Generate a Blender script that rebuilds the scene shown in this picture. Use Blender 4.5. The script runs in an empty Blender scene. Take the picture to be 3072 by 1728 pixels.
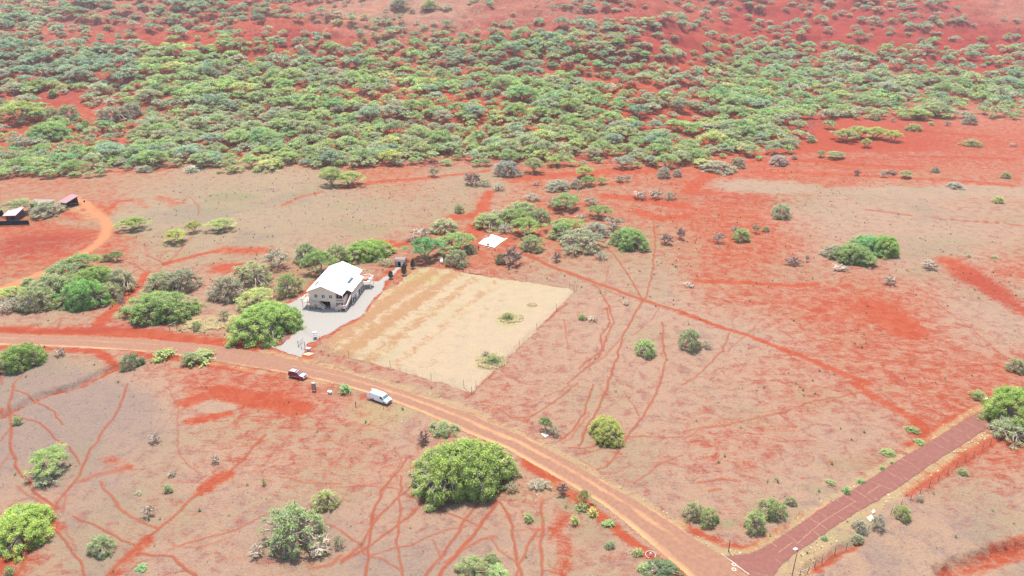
import bpy, math, random
import numpy as np
from mathutils import Vector, Matrix
C = bpy.context.scene.collection
R = math.radians

# ------------------------------------------------------------ camera, sky, sun, exposure
F, CH, CA = 2130.0, 97.0, R(24.5)          # focal length in photo pixels, drone height, downward tilt
cd = bpy.data.cameras.new('camera'); cam = bpy.data.objects.new('camera', cd); C.objects.link(cam)
cam.location = (0, 0, CH); cam.rotation_euler = (R(90) - CA, 0, 0)
cd.sensor_width = 36; cd.lens = 36 * F / 3072; cd.clip_start = 1; cd.clip_end = 6000
bpy.context.scene.camera = cam
SUN_EL, SUN_AZ = R(69), R(-10)             # azimuth from +Y (away from the camera), negative = to the left
sd = Vector((math.sin(SUN_AZ) * math.cos(SUN_EL), math.cos(SUN_AZ) * math.cos(SUN_EL), math.sin(SUN_EL)))
W = bpy.data.worlds.new('World'); bpy.context.scene.world = W; W.use_nodes = True
nt = W.node_tree; bg = nt.nodes['Background']
sk = nt.nodes.new('ShaderNodeTexSky'); sk.sky_type = 'NISHITA'; sk.sun_disc = False
sk.sun_elevation = SUN_EL; sk.sun_rotation = SUN_AZ; sk.air_density = 1.2; sk.dust_density = 2.0
nt.links.new(sk.outputs[0], bg.inputs[0]); bg.inputs[1].default_value = 0.15
sl = bpy.data.lights.new('sun', 'SUN'); sl.energy = 4.4; sl.angle = R(0.5); sl.color = (1, .95, .88)
so = bpy.data.objects.new('sun', sl); C.objects.link(so); so.rotation_euler = sd.to_track_quat('Z', 'Y').to_euler()
so.location = (0, 0, 400)
vs = bpy.context.scene.view_settings
vs.view_transform = 'Standard'; vs.look = 'None'; vs.gamma = 1; vs.use_curve_mapping = False; vs.exposure = 0.85

rng = np.random.default_rng(7); random.seed(7)

# ------------------------------------------------------------ helpers
def sstep(a, b, x):
    t = np.clip((x - a) / (b - a), 0, 1); return t * t * (3 - 2 * t)
def _hash(i, j, s):
    n = (i * 374761393 + j * 668265263 + s * 1442695041) & 0xffffffff
    n = ((n ^ (n >> 13)) * 1274126177) & 0xffffffff
    return ((n ^ (n >> 16)) & 0xffff) / 65535.0
def vnoise(x, y, s=0):
    i = np.floor(x).astype(np.int64); j = np.floor(y).astype(np.int64)
    fx = x - i; fy = y - j; fx = fx * fx * (3 - 2 * fx); fy = fy * fy * (3 - 2 * fy)
    return ((_hash(i, j, s) * (1 - fx) + _hash(i + 1, j, s) * fx) * (1 - fy)
            + (_hash(i, j + 1, s) * (1 - fx) + _hash(i + 1, j + 1, s) * fx) * fy)
def fbm(x, y, o=4, s=0):
    a = 1; t = 0; n = 0
    for k in range(o):
        n = n + a * vnoise(x, y, s + k); t += a; a *= .5; x = x * 2.03 + 17; y = y * 2.03 + 5
    return n / t
def hill_start(x): return 402 + 185 * sstep(90, 250, x)
GULLY = []
def height(x, y):
    x = np.asarray(x, float); y = np.asarray(y, float)
    d = y - hill_start(x)
    u = np.clip(d + 25, 0, 900)
    h = .185 * (u * u / (u + 60))
    amp = sstep(0, 160, d)
    h = h + amp * (20 * (fbm(x / 95 + 3, y / 70, 4, 11) - .5) + 9 * (np.abs(fbm(x / 30, y / 26, 3, 31) - .5) * 2 - .3))
    flat = sstep(250, 300, y) * (1 - amp)
    h = h + flat * 1.6 * (fbm(x / 60, y / 50, 3, 5) - .5)
    for pts, wd, dp in GULLY:
        for a, b in zip(pts[:-1], pts[1:]):
            m = (x > min(a[0], b[0]) - wd) & (x < max(a[0], b[0]) + wd) & (y > min(a[1], b[1]) - wd) & (y < max(a[1], b[1]) + wd)
            if not m.any(): continue
            dd = segdist(x[m], y[m], a, b)
            g = -dp * (1 - sstep(wd * .15, wd, dd + wd * .35 * (vnoise(x[m] / 1.2, y[m] / 1.2, 77) - .5)))
            hm = h[m]; base = np.where(hm < 0, hm, 0); h[m] = np.where(g < base, g, hm)
    return h
def segdist(x, y, a, b):
    dx, dy = b[0] - a[0], b[1] - a[1]; L = dx * dx + dy * dy + 1e-9
    t = np.clip(((x - a[0]) * dx + (y - a[1]) * dy) / L, 0, 1)
    return np.hypot(x - a[0] - t * dx, y - a[1] - t * dy)
cA, sA = math.cos(CA), math.sin(CA)
def ground_at(px, py):
    """where the sight line through a photo pixel meets the terrain"""
    px = np.atleast_1d(np.asarray(px, float)); py = np.atleast_1d(np.asarray(py, float))
    u = (px - 1536) / F; v = (py - 864) / F
    dx, dy, dz = u, cA - v * sA, -sA - v * cA
    k = 1 / np.hypot(dx, dy); dx = dx * k; dy = dy * k; dz = dz * k
    hit = CH / np.maximum(-dz, 1e-3)
    if (hit * dy < 240).all(): x, y = dx * hit, dy * hit; return np.stack([x, y, height(x, y)], -1)
    t0 = np.minimum(hit * .9, 370.); t1 = np.full(px.shape, np.nan); t = t0.copy()
    for s in range(110):
        tn = t * 1.013; g = (CH + dz * tn < height(dx * tn, dy * tn)) & np.isnan(t1)
        t0 = np.where(g, t, t0); t1 = np.where(g, tn, t1); t = tn
        if s % 8 == 7 and not np.isnan(t1).any(): break
    t1 = np.where(np.isnan(t1), 1500., t1); 
    for s in range(9):
        m = (t0 + t1) / 2; g = CH + dz * m < height(dx * m, dy * m)
        t1 = np.where(g, m, t1); t0 = np.where(g, t0, m)
    x, y = dx * t1, dy * t1
    return np.stack([x, y, height(x, y)], -1)
def gp(px, py): return ground_at([px], [py])[0]
def to_photo(x, y, z):
    zz = y * cA + (CH - z) * sA; dn = -y * sA + (CH - z) * cA
    zz = np.where(zz < 1, 1, zz)
    return 1536 + F * x / zz, 864 + F * dn / zz
OFF = {1: (0, 0), 2: (1024, 0), 3: (2048, 0), 4: (0, 576), 5: (1024, 576), 6: (2048, 576), 7: (0, 1152), 8: (1024, 1152), 9: (2048, 1152)}
def cv(c, x, y): return OFF[c][0] + x / 2.516, OFF[c][1] + y / 2.516
def cpts(c, pts):
    q = [cv(c, *p) for p in pts]; return ground_at([a for a, b in q], [b for a, b in q])
def px_scale(p):                            # photo pixels per metre and sine of the looking-down angle at a ground point
    z = p[1] * cA + (CH - p[2]) * sA
    return F / z, (CH - p[2]) / math.sqrt(p[0] ** 2 * 0 + p[1] ** 2 + (CH - p[2]) ** 2)

# ------------------------------------------------------------ materials
def mat(name, col, rough=.8, metal=0, noise=0, nscale=3, bump=0, spec=.3):
    m = bpy.data.materials.new(name); m.use_nodes = True; n = m.node_tree; b = n.nodes['Principled BSDF']
    b.inputs['Base Color'].default_value = (*col, 1); b.inputs['Roughness'].default_value = rough
    b.inputs['Metallic'].default_value = metal; b.inputs['Specular IOR Level'].default_value = spec
    if noise or bump:
        tc = n.nodes.new('ShaderNodeTexCoord'); no = n.nodes.new('ShaderNodeTexNoise')
        no.inputs['Scale'].default_value = nscale; no.inputs['Detail'].default_value = 5
        n.links.new(tc.outputs['Object'], no.inputs['Vector'])
        if noise:
            mx = n.nodes.new('ShaderNodeMix'); mx.data_type = 'RGBA'
            mx.inputs[6].default_value = (*[c * (1 - noise) for c in col], 1); mx.inputs[7].default_value = (*[min(1, c * (1 + noise)) for c in col], 1)
            n.links.new(no.outputs[0], mx.inputs[0]); n.links.new(mx.outputs[2], b.inputs['Base Color'])
        if bump:
            bp = n.nodes.new('ShaderNodeBump'); bp.inputs['Strength'].default_value = bump; bp.inputs['Distance'].default_value = .05
            n.links.new(no.outputs[0], bp.inputs['Height']); n.links.new(bp.outputs[0], b.inputs['Normal'])
    return m
class NB:                                   # tiny node-building helper
    def __init__(s, m): s.t = m.node_tree
    def n(s, k, **kw):
        o = s.t.nodes.new(k)
        for a, b in kw.items(): setattr(o, a, b)
        return o
    def put(s, sock, v):
        if hasattr(v, 'is_linked') or hasattr(v, 'links'): s.t.links.new(v, sock)
        else: sock.default_value = v
    def math(s, op, a, b=0., c=0., clamp=False):
        o = s.n('ShaderNodeMath', operation=op, use_clamp=clamp)
        for i, v in enumerate((a, b, c)): s.put(o.inputs[i], v)
        return o.outputs[0]
    def mix(s, f, a, b):
        o = s.n('ShaderNodeMix', data_type='RGBA')
        s.put(o.inputs[0], f)
        for i, v in ((6, a), (7, b)): s.put(o.inputs[i], (*v, 1) if isinstance(v, tuple) else v)
        return o.outputs[2]
    def step(s, a, b, x):
        o = s.n('ShaderNodeMapRange', interpolation_type='SMOOTHSTEP')
        s.put(o.inputs[0], x); s.put(o.inputs[1], a); s.put(o.inputs[2], b); return o.outputs[0]
    def attr(s, name): return s.n('ShaderNodeAttribute', attribute_name=name).outputs['Fac']
    def noise(s, vec, scale, detail=4, rough=.55, dist=0):
        o = s.n('ShaderNodeTexNoise'); s.put(o.inputs['Vector'], vec); o.inputs['Scale'].default_value = scale
        o.inputs['Detail'].default_value = detail; o.inputs['Roughness'].default_value = rough; o.inputs['Distortion'].default_value = dist
        return o.outputs[0]
    def mapping(s, vec, rot, sc):
        o = s.n('ShaderNodeMapping'); s.put(o.inputs[0], vec); o.inputs['Rotation'].default_value = (0, 0, rot); o.inputs['Scale'].default_value = sc
        return o.outputs[0]

def ground_material():
    m = bpy.data.materials.new('red_earth_and_dry_grass'); m.use_nodes = True; b = NB(m)
    P = b.n('ShaderNodeNewGeometry').outputs['Position']
    flat = b.n('ShaderNodeVectorMath', operation='MULTIPLY'); b.put(flat.inputs[0], P); flat.inputs[1].default_value = (1, 1, .4); P = flat.outputs[0]
    n_big = b.noise(P, .045, 5, .6); n_mid = b.noise(P, .32, 6, .68, .6); n_cl = b.noise(P, 1.5, 5, .7, .4); n_fine = b.noise(P, 5.5, 4, .7)
    st = b.noise(b.mapping(P, .12, (.30, .95, .5)), 1.0, 5, .68, .8)      # wind-drawn streaks
    st2 = b.noise(b.mapping(P, -.35, (.5, 2.2, .5)), 1.0, 4, .7)
    cover, track, deep, green, dry, bare, grav, tan = [b.attr(k) for k in ('cover', 'track', 'deep', 'green', 'dry', 'bare', 'gravel', 'tan')]
    # --- soil
    soil = b.mix(b.step(.35, .65, n_mid), (0.255, 0.049, 0.023), (0.290, 0.071, 0.035))
    soil = b.mix(b.math('MULTIPLY', deep, b.step(.2, .6, n_mid)), soil, (0.208, 0.026, 0.019))
    soil = b.mix(b.math('MULTIPLY', b.step(.62, .8, n_cl), .35), soil, (0.152, 0.024, 0.016))
    soil = b.mix(b.math('MULTIPLY', b.step(.55, .75, n_fine), .3), soil, (0.282, 0.109, 0.052))
    # --- thin dead grass over it
    gr = b.mix(b.math('MULTIPLY', b.attr('warm'), b.step(.25, .55, n_mid)), (0.160, 0.145, 0.128), (0.285, 0.204, 0.137))
    gr = b.mix(b.math('MULTIPLY', b.step(.52, .72, n_fine), .5), gr, (0.235, 0.228, 0.188))
    gr = b.mix(b.math('MULTIPLY', b.step(.5, .68, n_cl), .6), gr, (0.112, 0.118, 0.095))
    gr = b.mix(b.math('MULTIPLY', green, b.step(.25, .6, n_mid)), gr, (0.135, 0.186, 0.088))
    e = b.math('ADD', b.math('MULTIPLY', b.math('SUBTRACT', n_mid, .5), 1.6), b.math('MULTIPLY', b.math('SUBTRACT', st, .5), 1.3))
    e = b.math('ADD', e, b.math('MULTIPLY', b.math('SUBTRACT', n_cl, .5), 1.35)); e = b.math('ADD', e, b.math('MULTIPLY', b.math('SUBTRACT', st2, .5), 1.0))
    e = b.math('ADD', e, b.math('MULTIPLY', b.math('SUBTRACT', cover, .5), 1.9))
    e = b.math('ADD', e, b.math('MULTIPLY', b.math('SUBTRACT', n_fine, .5), 2.2)); cg = b.math('MULTIPLY', b.step(-.40, .34, e), .84)
    col = b.mix(cg, soil, gr)
    # --- tan dusty verge
    tv = b.math('MULTIPLY', tan, b.step(.25, .6, n_mid)); col = b.mix(b.math('MULTIPLY', tv, .85), col, b.mix(n_cl, (0.298, 0.174, 0.090), (0.321, 0.272, 0.137)))
    # --- straw lawn
    straw = b.mix(n_mid, (0.333, 0.242, 0.145), (0.372, 0.291, 0.202)); straw = b.mix(b.math('MULTIPLY', b.step(.40, .6, n_mid), .6), straw, (0.288, 0.233, 0.158)); straw = b.mix(b.math('MULTIPLY', b.step(.45, .7, n_cl), .6), straw, (0.283, 0.201, 0.119))
    straw = b.mix(b.math('MULTIPLY', b.step(.55, .7, n_fine), .4), straw, (0.396, 0.327, 0.250))
    straw = b.mix(b.math('MULTIPLY', green, .8), straw, (0.261, 0.242, 0.091))
    bb = b.math('ADD', bare, b.math('ADD', b.math('MULTIPLY', b.math('SUBTRACT', n_mid, .5), 2.2), b.math('MULTIPLY', b.math('SUBTRACT', n_cl, .5), 1.5)))
    straw = b.mix(b.math('MULTIPLY', b.step(.40, .95, bb), .85), straw, (0.270, 0.144, 0.068))
    col = b.mix(b.step(.3, .7, b.math('ADD', dry, b.math('MULTIPLY', b.math('SUBTRACT', n_cl, .5), .5))), col, straw)
    # --- worn foot and wheel tracks
    tr = b.math('MULTIPLY', track, b.math('ADD', .72, b.math('MULTIPLY', n_cl, .6)))
    tcol = b.mix(n_mid, (0.214, 0.043, 0.022), (0.234, 0.071, 0.034)); tcol = b.mix(deep, tcol, (0.171, 0.018, 0.012))
    tcol = b.mix(tan, tcol, (.40, .145, .07)); col = b.mix(b.math('MINIMUM', tr, .95), col, tcol)
    # --- crushed rock
    gcol = b.mix(n_fine, (0.216, 0.205, 0.187), (0.311, 0.289, 0.258)); gcol = b.mix(b.math('MULTIPLY', b.step(.4, .7, n_mid), .25), gcol, (0.298, 0.227, 0.182))
    col = b.mix(b.step(.35, .65, b.math('ADD', grav, b.math('MULTIPLY', b.math('SUBTRACT', n_cl, .5), .5))), col, gcol)
    sp = b.noise(b.mapping(P, .1, (1.6, 4.5, 1)), 1.0, 4, .75)
    v = b.math('ADD', .62, b.math('ADD', b.math('MULTIPLY', sp, .42), b.math('MULTIPLY', n_cl, .36)))
    v = b.math('ADD', b.math('MULTIPLY', b.math('SUBTRACT', v, 1.), b.math('SUBTRACT', 1., b.math('MULTIPLY', b.math('MAXIMUM', b.math('MULTIPLY', grav, .5), track), .7))), 1.)
    hv = b.n('ShaderNodeHueSaturation'); b.put(hv.inputs['Color'], col); b.put(hv.inputs['Value'], v); col = hv.outputs[0]
    p = b.t.nodes['Principled BSDF']; b.put(p.inputs['Base Color'], col); p.inputs['Roughness'].default_value = 1; p.inputs['Specular IOR Level'].default_value = .05
    bm = b.n('ShaderNodeBump'); bm.inputs['Strength'].default_value = 1.; bm.inputs['Distance'].default_value = .38
    hh = b.math('ADD', b.math('MULTIPLY', n_cl, 1.), b.math('MULTIPLY', n_fine, .35)); hh = b.math('MULTIPLY', hh, b.math('SUBTRACT', 1., b.math('MULTIPLY', b.math('MAXIMUM', track, grav), .75)))
    b.put(bm.inputs['Height'], hh); b.put(p.inputs['Normal'], bm.outputs[0])
    return m
def road_material(name, a, c, dust, dustcol):
    m = bpy.data.materials.new(name); m.use_nodes = True; b = NB(m)
    P = b.n('ShaderNodeNewGeometry').outputs['Position']
    n1 = b.noise(P, .12, 5, .6); n2 = b.noise(P, 1.2, 5, .65); n3 = b.noise(P, 9, 3, .6)
    lane, along = b.attr('lane'), b.attr('along')
    col = b.mix(b.step(.3, .7, n2), a, c)
    # dust lies between and beside the wheel paths: bands along the road
    w = b.math('SINE', b.math('MULTIPLY', b.math('ADD', lane, b.math('MULTIPLY', b.math('SUBTRACT', n1, .5), .25)), 12.6))
    d = b.math('ADD', b.math('MULTIPLY', w, .36), b.math('ADD', b.math('MULTIPLY', n1, .9), b.math('MULTIPLY', n2, .35)))
    edge = b.math('ABSOLUTE', b.math('SUBTRACT', lane, .5)); d = b.math('ADD', d, b.math('MULTIPLY', b.step(.3, .5, edge), .5))
    d = b.math('ADD', b.math('SUBTRACT', d, 1.15), dust)
    d = b.math('ADD', d, b.math('MULTIPLY', b.attr('dust'), 1.))
    col = b.mix(b.step(0., .75, d), col, b.mix(n1, dustcol, tuple(k * 1.12 for k in dustcol)))
    col = b.mix(b.math('MULTIPLY', b.step(.6, .8, n3), .18), col, tuple(k * .55 for k in a))
    p = b.t.nodes['Principled BSDF']; b.put(p.inputs['Base Color'], col); p.inputs['Roughness'].default_value = .95; p.inputs['Specular IOR Level'].default_value = .1
    bm = b.n('ShaderNodeBump'); bm.inputs['Strength'].default_value = .3; bm.inputs['Distance'].default_value = .03; b.put(bm.inputs['Height'], n3); b.put(p.inputs['Normal'], bm.outputs[0])
    return m
def leaf_material(name, from_attr):
    m = bpy.data.materials.new(name); m.use_nodes = True; b = NB(m)
    oi = b.n('ShaderNodeObjectInfo'); base = b.n('ShaderNodeAttribute', attribute_name='leafcol').outputs['Color'] if from_attr else oi.outputs['Color']
    tint = b.attr('tint')
    hs = b.n('ShaderNodeHueSaturation'); b.put(hs.inputs['Color'], base)
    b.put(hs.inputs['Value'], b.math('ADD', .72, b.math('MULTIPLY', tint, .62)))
    b.put(hs.inputs['Saturation'], b.math('SUBTRACT', 1.12, b.math('MULTIPLY', b.attr('grey'), .55)))
    b.put(hs.inputs['Hue'], b.math('ADD', .5, b.math('MULTIPLY', b.math('SUBTRACT', tint, .5), -.035)))
    p = b.t.nodes['Principled BSDF']; b.put(p.inputs['Base Color'], hs.outputs[0]); p.inputs['Roughness'].default_value = .7; p.inputs['Specular IOR Level'].default_value = .2
    tr = b.n('ShaderNodeBsdfTranslucent'); b.put(tr.inputs[0], hs.outputs[0]); ms = b.n('ShaderNodeMixShader'); ms.inputs[0].default_value = .3
    b.t.links.new(p.outputs[0], ms.inputs[1]); b.t.links.new(tr.outputs[0], ms.inputs[2]); b.t.links.new(ms.outputs[0], b.t.nodes['Material Output'].inputs[0])
    return m
def siding_material(name, col):
    m = bpy.data.materials.new(name); m.use_nodes = True; b = NB(m)
    o = b.n('ShaderNodeTexCoord').outputs['Object']; sx = b.n('ShaderNodeSeparateXYZ'); b.put(sx.inputs[0], o)
    u = b.math('ADD', sx.outputs[0], sx.outputs[1]); f = b.math('FRACT', b.math('MULTIPLY', u, 2.0)); g = b.step(.0, .1, f)
    n = b.noise(o, 1.3, 5, .6)
    c = b.mix(n, tuple(k * .9 for k in col), tuple(min(1, k * 1.08) for k in col)); c = b.mix(g, tuple(k * .62 for k in col), c)
    p = b.t.nodes['Principled BSDF']; b.put(p.inputs['Base Color'], c); p.inputs['Roughness'].default_value = .8
    bm = b.n('ShaderNodeBump'); bm.inputs['Distance'].default_value = .02; b.put(bm.inputs['Height'], g); b.put(p.inputs['Normal'], bm.outputs[0])
    return m
def ribbed_roof(name, col, scale=3.3, rough=.45):
    m = bpy.data.materials.new(name); m.use_nodes = True; b = NB(m)
    o = b.n('ShaderNodeTexCoord').outputs['Object']; sx = b.n('ShaderNodeSeparateXYZ'); b.put(sx.inputs[0], o)
    f = b.math('PINGPONG', b.math('MULTIPLY', sx.outputs[1], scale), 1.); g = b.step(.75, .95, f)
    n = b.noise(o, .8, 5, .65)
    c = b.mix(n, tuple(k * .86 for k in col), tuple(min(1, k * 1.04) for k in col)); c = b.mix(b.math('MULTIPLY', g, .12), c, tuple(k * .6 for k in col))
    p = b.t.nodes['Principled BSDF']; b.put(p.inputs['Base Color'], c); p.inputs['Roughness'].default_value = rough
    bm = b.n('ShaderNodeBump'); bm.inputs['Distance'].default_value = .03; b.put(bm.inputs['Height'], g); b.put(p.inputs['Normal'], bm.outputs[0])
    return m

MT = dict(
    ground=ground_material(),
    road=road_material('dusty_asphalt', (.205,.105,.070), (.25,.135,.085), .30, (.41,.215,.105)),
    road2=road_material('red_stained_asphalt', (.165,.068,.054), (.20,.086,.068), -.55, (.32,.16,.115)),
    leaf=leaf_material('leaves', False), leafm=leaf_material('thicket_leaves', True),
    wood=mat('grey_bark', (.36, .285, .215), .9, 0, .3, 4), dead=mat('bleached_deadwood', (.46, .37, .28), .9, 0, .25, 5), rust_twig=mat('reddish_twigs', (.34, .22, .18), .9, 0, .2, 5),
    post=mat('weathered_post', (.17, .115, .085), .9, 0, .3, 8), rail=mat('painted_rail', (.52, .38, .31), .7, 0, .15, 5), wire=mat('fence_wire', (.30, .25, .22), .6, .5),
    roof=ribbed_roof('white_metal_roof', (.80, .83, .80)), siding=siding_material('beige_siding', (.80, .62, .49)), trim=mat('cream_trim', (.80, .68, .58), .7, 0, .08, 3),
    white=mat('white_paint', (.8, .8, .78), .5, 0, .05, 3), glass=mat('window_glass', (.05, .08, .08), .12, 0, 0, 0, 0, .6), dark=mat('dark_interior', (.03, .026, .026), .9, 0, .2, 3),
    deckbrown=mat('brown_deck_boards', (.30, .16, .12), .8, 0, .2, 6), brick=mat('pink_paver', (.48, .25, .19), .9, 0, .25, 9), redfloor=mat('terracotta_cover', (.46, .17, .10), .8, 0, .12, 3),
    concrete=mat('pale_concrete', (.48, .43, .34), .9, 0, .12, 1.5), slabwhite=mat('white_concrete', (.78, .75, .66), .85, 0, .1, 1), lumber=mat('raw_lumber', (.58, .42, .24), .8, 0, .2, 6),
    maroon=ribbed_roof('maroon_metal_roof', (.33, .17, .165), 3), pinkroof=ribbed_roof('faded_pink_metal_roof', (.50, .33, .33), 3), brownwall=siding_material('dark_brown_boards', (.10, .05, .045)),
    screen=mat('black_shade_cloth', (.012, .018, .024), .9, 0, .2, 3), shingle=mat('grey_brown_shingles', (.26, .20, .18), .9, 0, .35, 7, .4), greywood=siding_material('grey_boards', (.34, .27, .25)),
    carred=mat('maroon_car_paint', (.30, .02, .025), .25, .1, 0, 0, 0, .6), trim_and_glare=mat('pale_trim_and_sun_glare', (.66, .58, .57), .35, .1, .06, 2), vanwhite=mat('white_van_paint', (.82, .83, .86), .35, 0, .04, 2),  # middle entry: painted sun glare for car roof and bonnet, also bumpers and trim
    carglass=mat('tinted_glass', (.02, .03, .035), .08, 0, 0, 0, 0, .8), windscreen=mat('windscreen_glass', (.12, .19, .19), .1, 0, 0, 0, 0, .8), tyre=mat('tyre_rubber', (.02, .018, .018), .9), rim=mat('wheel_metal', (.45, .43, .42), .35, .7),
    chrome=mat('grille_metal', (.2, .2, .21), .3, .6), lamp=mat('lamp_lens', (.75, .75, .7), .15), redlens=mat('red_lens', (.4, .02, .02), .2), skin=mat('skin', (.36, .19, .13), .6),
    shirt=mat('dark_red_shirt', (.16, .02, .02), .9), trousers=mat('dark_trousers', (.03, .03, .04), .9), hair=mat('dark_hair', (.02, .015, .012), .8),
    galv=mat('galvanised_steel', (.50, .50, .50), .45, .6, .1, 5), polebrown=mat('rust_brown_pole', (.22, .12, .09), .7, 0, .15, 5), stone=mat('gravelly_rock', (.34, .24, .21), .95, 0, .35, 3, .5), redrock=mat('red_rock', (.30, .09, .07), .95, 0, .4, 2, .5),
    marking=mat('worn_white_marking', (.50, .38, .29), .9, 0, .2, 3), crackgrass=mat('dry_grass_in_cracks', (.38, .24, .15), .95, 0, .25, 3), strawtuft=mat('straw_tufts', (.74, .64, .40), .95, 0, .3, .6), greytuft=mat('grey_dead_tufts', (.42, .35, .29), .95, 0, .3, .6), weed=mat('weed_leaves', (.16, .20, .08), .9, 0, .35, .4),
    topiary=mat('dark_shrub_leaves', (.045, .085, .035), .8, 0, .4, 6),
)

# ------------------------------------------------------------ mesh building
def tag(o, label=None, cat=None, group=None, kind=None):
    for k, v in (('label', label), ('category', cat), ('group', group), ('kind', kind)):
        if v: o[k] = v
    return o
def raw_mesh(name, V, Fq, mats, mi=None, smooth=False):
    V = np.asarray(V, np.float32); me = bpy.data.meshes.new(name)
    if isinstance(Fq, np.ndarray):
        n, k = Fq.shape; me.vertices.add(len(V)); me.vertices.foreach_set('co', V.ravel())
        me.loops.add(n * k); me.loops.foreach_set('vertex_index', Fq.astype(np.int32).ravel())
        me.polygons.add(n); me.polygons.foreach_set('loop_start', np.arange(0, n * k, k, dtype=np.int32))
    else:
        me.from_pydata([tuple(map(float, v)) for v in V], [], Fq)
    for m in (mats if isinstance(mats, list) else [mats]): me.materials.append(m)
    if mi is not None: me.polygons.foreach_set('material_index', np.asarray(mi, np.int32))
    me.update(calc_edges=True)
    if smooth: me.polygons.foreach_set('use_smooth', np.ones(len(me.polygons), bool))
    return me
def fattr(me, name, vals):
    a = me.attributes.new(name, 'FLOAT', 'POINT'); a.data.foreach_set('value', np.asarray(vals, np.float32))
def link(name, me, parent=None, loc=None, rz=None):
    o = bpy.data.objects.new(name, me); C.objects.link(o)
    if parent is not None: o.parent = parent
    if loc is not None: o.location = loc
    if rz is not None: o.rotation_euler = (0, 0, rz)
    return o
def empty(name, loc, rz=0):
    o = link(name, None, None, tuple(map(float, loc)), rz); o.empty_display_size = .5; return o
class MB:
    def __init__(s): s.v = []; s.f = []
    def add(s, V, Fs):
        n = len(s.v); s.v += [tuple(p) for p in V]; s.f += [tuple(i + n for i in f) for f in Fs]; return s
    def box(s, x0, x1, y0, y1, z0, z1):
        return s.add([(x0, y0, z0), (x1, y0, z0), (x1, y1, z0), (x0, y1, z0), (x0, y0, z1), (x1, y0, z1), (x1, y1, z1), (x0, y1, z1)],
                     [(0, 3, 2, 1), (4, 5, 6, 7), (0, 1, 5, 4), (1, 2, 6, 5), (2, 3, 7, 6), (3, 0, 4, 7)])
    def tube(s, P, Rd, k=6, cap=True):
        P = [Vector(p) for p in P]; Rd = Rd if isinstance(Rd, (list, tuple)) else [Rd] * len(P); V = []; Fs = []
        for i, p in enumerate(P):
            t = (P[min(i + 1, len(P) - 1)] - P[max(i - 1, 0)]).normalized()
            a = t.cross(Vector((0, 0, 1)) if abs(t.z) < .9 else Vector((1, 0, 0))).normalized(); c = t.cross(a)
            for j in range(k):
                w = 2 * math.pi * (j + .5) / k; V.append(p + (a * math.cos(w) + c * math.sin(w)) * Rd[i])
        for i in range(len(P) - 1):
            for j in range(k): Fs.append((i * k + j, i * k + (j + 1) % k, (i + 1) * k + (j + 1) % k, (i + 1) * k + j))
        if cap: Fs.append(tuple(range(k))[::-1]); Fs.append(tuple((len(P) - 1) * k + j for j in range(k)))
        return s.add(V, Fs)
    def beam(s, p, q, w=.1, h=None):
        p, q = Vector(p), Vector(q); h = h or w; t = (q - p).normalized()
        a = t.cross(Vector((0, 0, 1)) if abs(t.z) < .95 else Vector((0, 1, 0))).normalized(); c = a.cross(t)
        V = [e + a * sx * w / 2 + c * sz * h / 2 for e in (p, q) for sx, sz in ((-1, -1), (1, -1), (1, 1), (-1, 1))]
        return s.add(V, [(0, 1, 2, 3), (7, 6, 5, 4), (0, 4, 5, 1), (1, 5, 6, 2), (2, 6, 7, 3), (3, 7, 4, 0)])
    def prism(s, poly, ax, a0, a1):         # poly in the two other axes, extruded along ax
        n = len(poly)
        def mk(p, a): return (a, p[0], p[1]) if ax == 0 else (p[0], a, p[1]) if ax == 1 else (p[0], p[1], a)
        return s.add([mk(p, a0) for p in poly] + [mk(p, a1) for p in poly],
                     [tuple(range(n))[::-1], tuple(range(n, 2 * n))] + [(i, (i + 1) % n, n + (i + 1) % n, n + i) for i in range(n)])
    def lathe(s, prof, k=16, c=(0, 0, 0)):
        V = []; Fs = []
        for r, z in prof:
            for j in range(k): w = 2 * math.pi * j / k; V.append((c[0] + r * math.cos(w), c[1] + r * math.sin(w), c[2] + z))
        for i in range(len(prof) - 1):
            for j in range(k): Fs.append((i * k + j, i * k + (j + 1) % k, (i + 1) * k + (j + 1) % k, (i + 1) * k + j))
        Fs.append(tuple(range(k))[::-1]); Fs.append(tuple((len(prof) - 1) * k + j for j in range(k)))
        return s.add(V, Fs)
    def build(s, name, m, parent=None, loc=None, rz=None, bevel=0, smooth=False):
        me = bpy.data.meshes.new(name); me.from_pydata([tuple(p) for p in s.v], [], s.f); me.materials.append(m); me.update()
        import bmesh
        bm = bmesh.new(); bm.from_mesh(me); bmesh.ops.recalc_face_normals(bm, faces=bm.faces)
        if bevel: bmesh.ops.bevel(bm, geom=[e for e in bm.edges if e.is_manifold and e.calc_face_angle(0) > .6], offset=bevel, segments=2, affect='EDGES', clamp_overlap=True)
        bm.to_mesh(me); bm.free()
        if smooth: me.polygons.foreach_set('use_smooth', np.ones(len(me.polygons), bool))
        return link(name, me, parent, loc, rz)

# ------------------------------------------------------------ what lies where on the ground (points read off the photo, kept in metres)
# share of thin grass over the red soil, coarse survey, rows far to near
COVER = ["444433345554443332222334", "332222223333222222222211", "333333333333332222233322", "223333333322222222223344", "333333223322222222112233",
         "445566764466444422334444", "554777777665333322566655", "223677766543334431355665", "445555555444555533444543", "665566666555555643322356",
         "554455555555556566433345", "876544455555555554443333", "888744345665555555444333", "887765555655555544455333", "777665555555555544554443",
         "667666666665555555666555", "576666776666555555777666", "467666667777655555666776"]
COVER = np.array([[int(c) for c in r] for r in COVER], float) / 9
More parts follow.
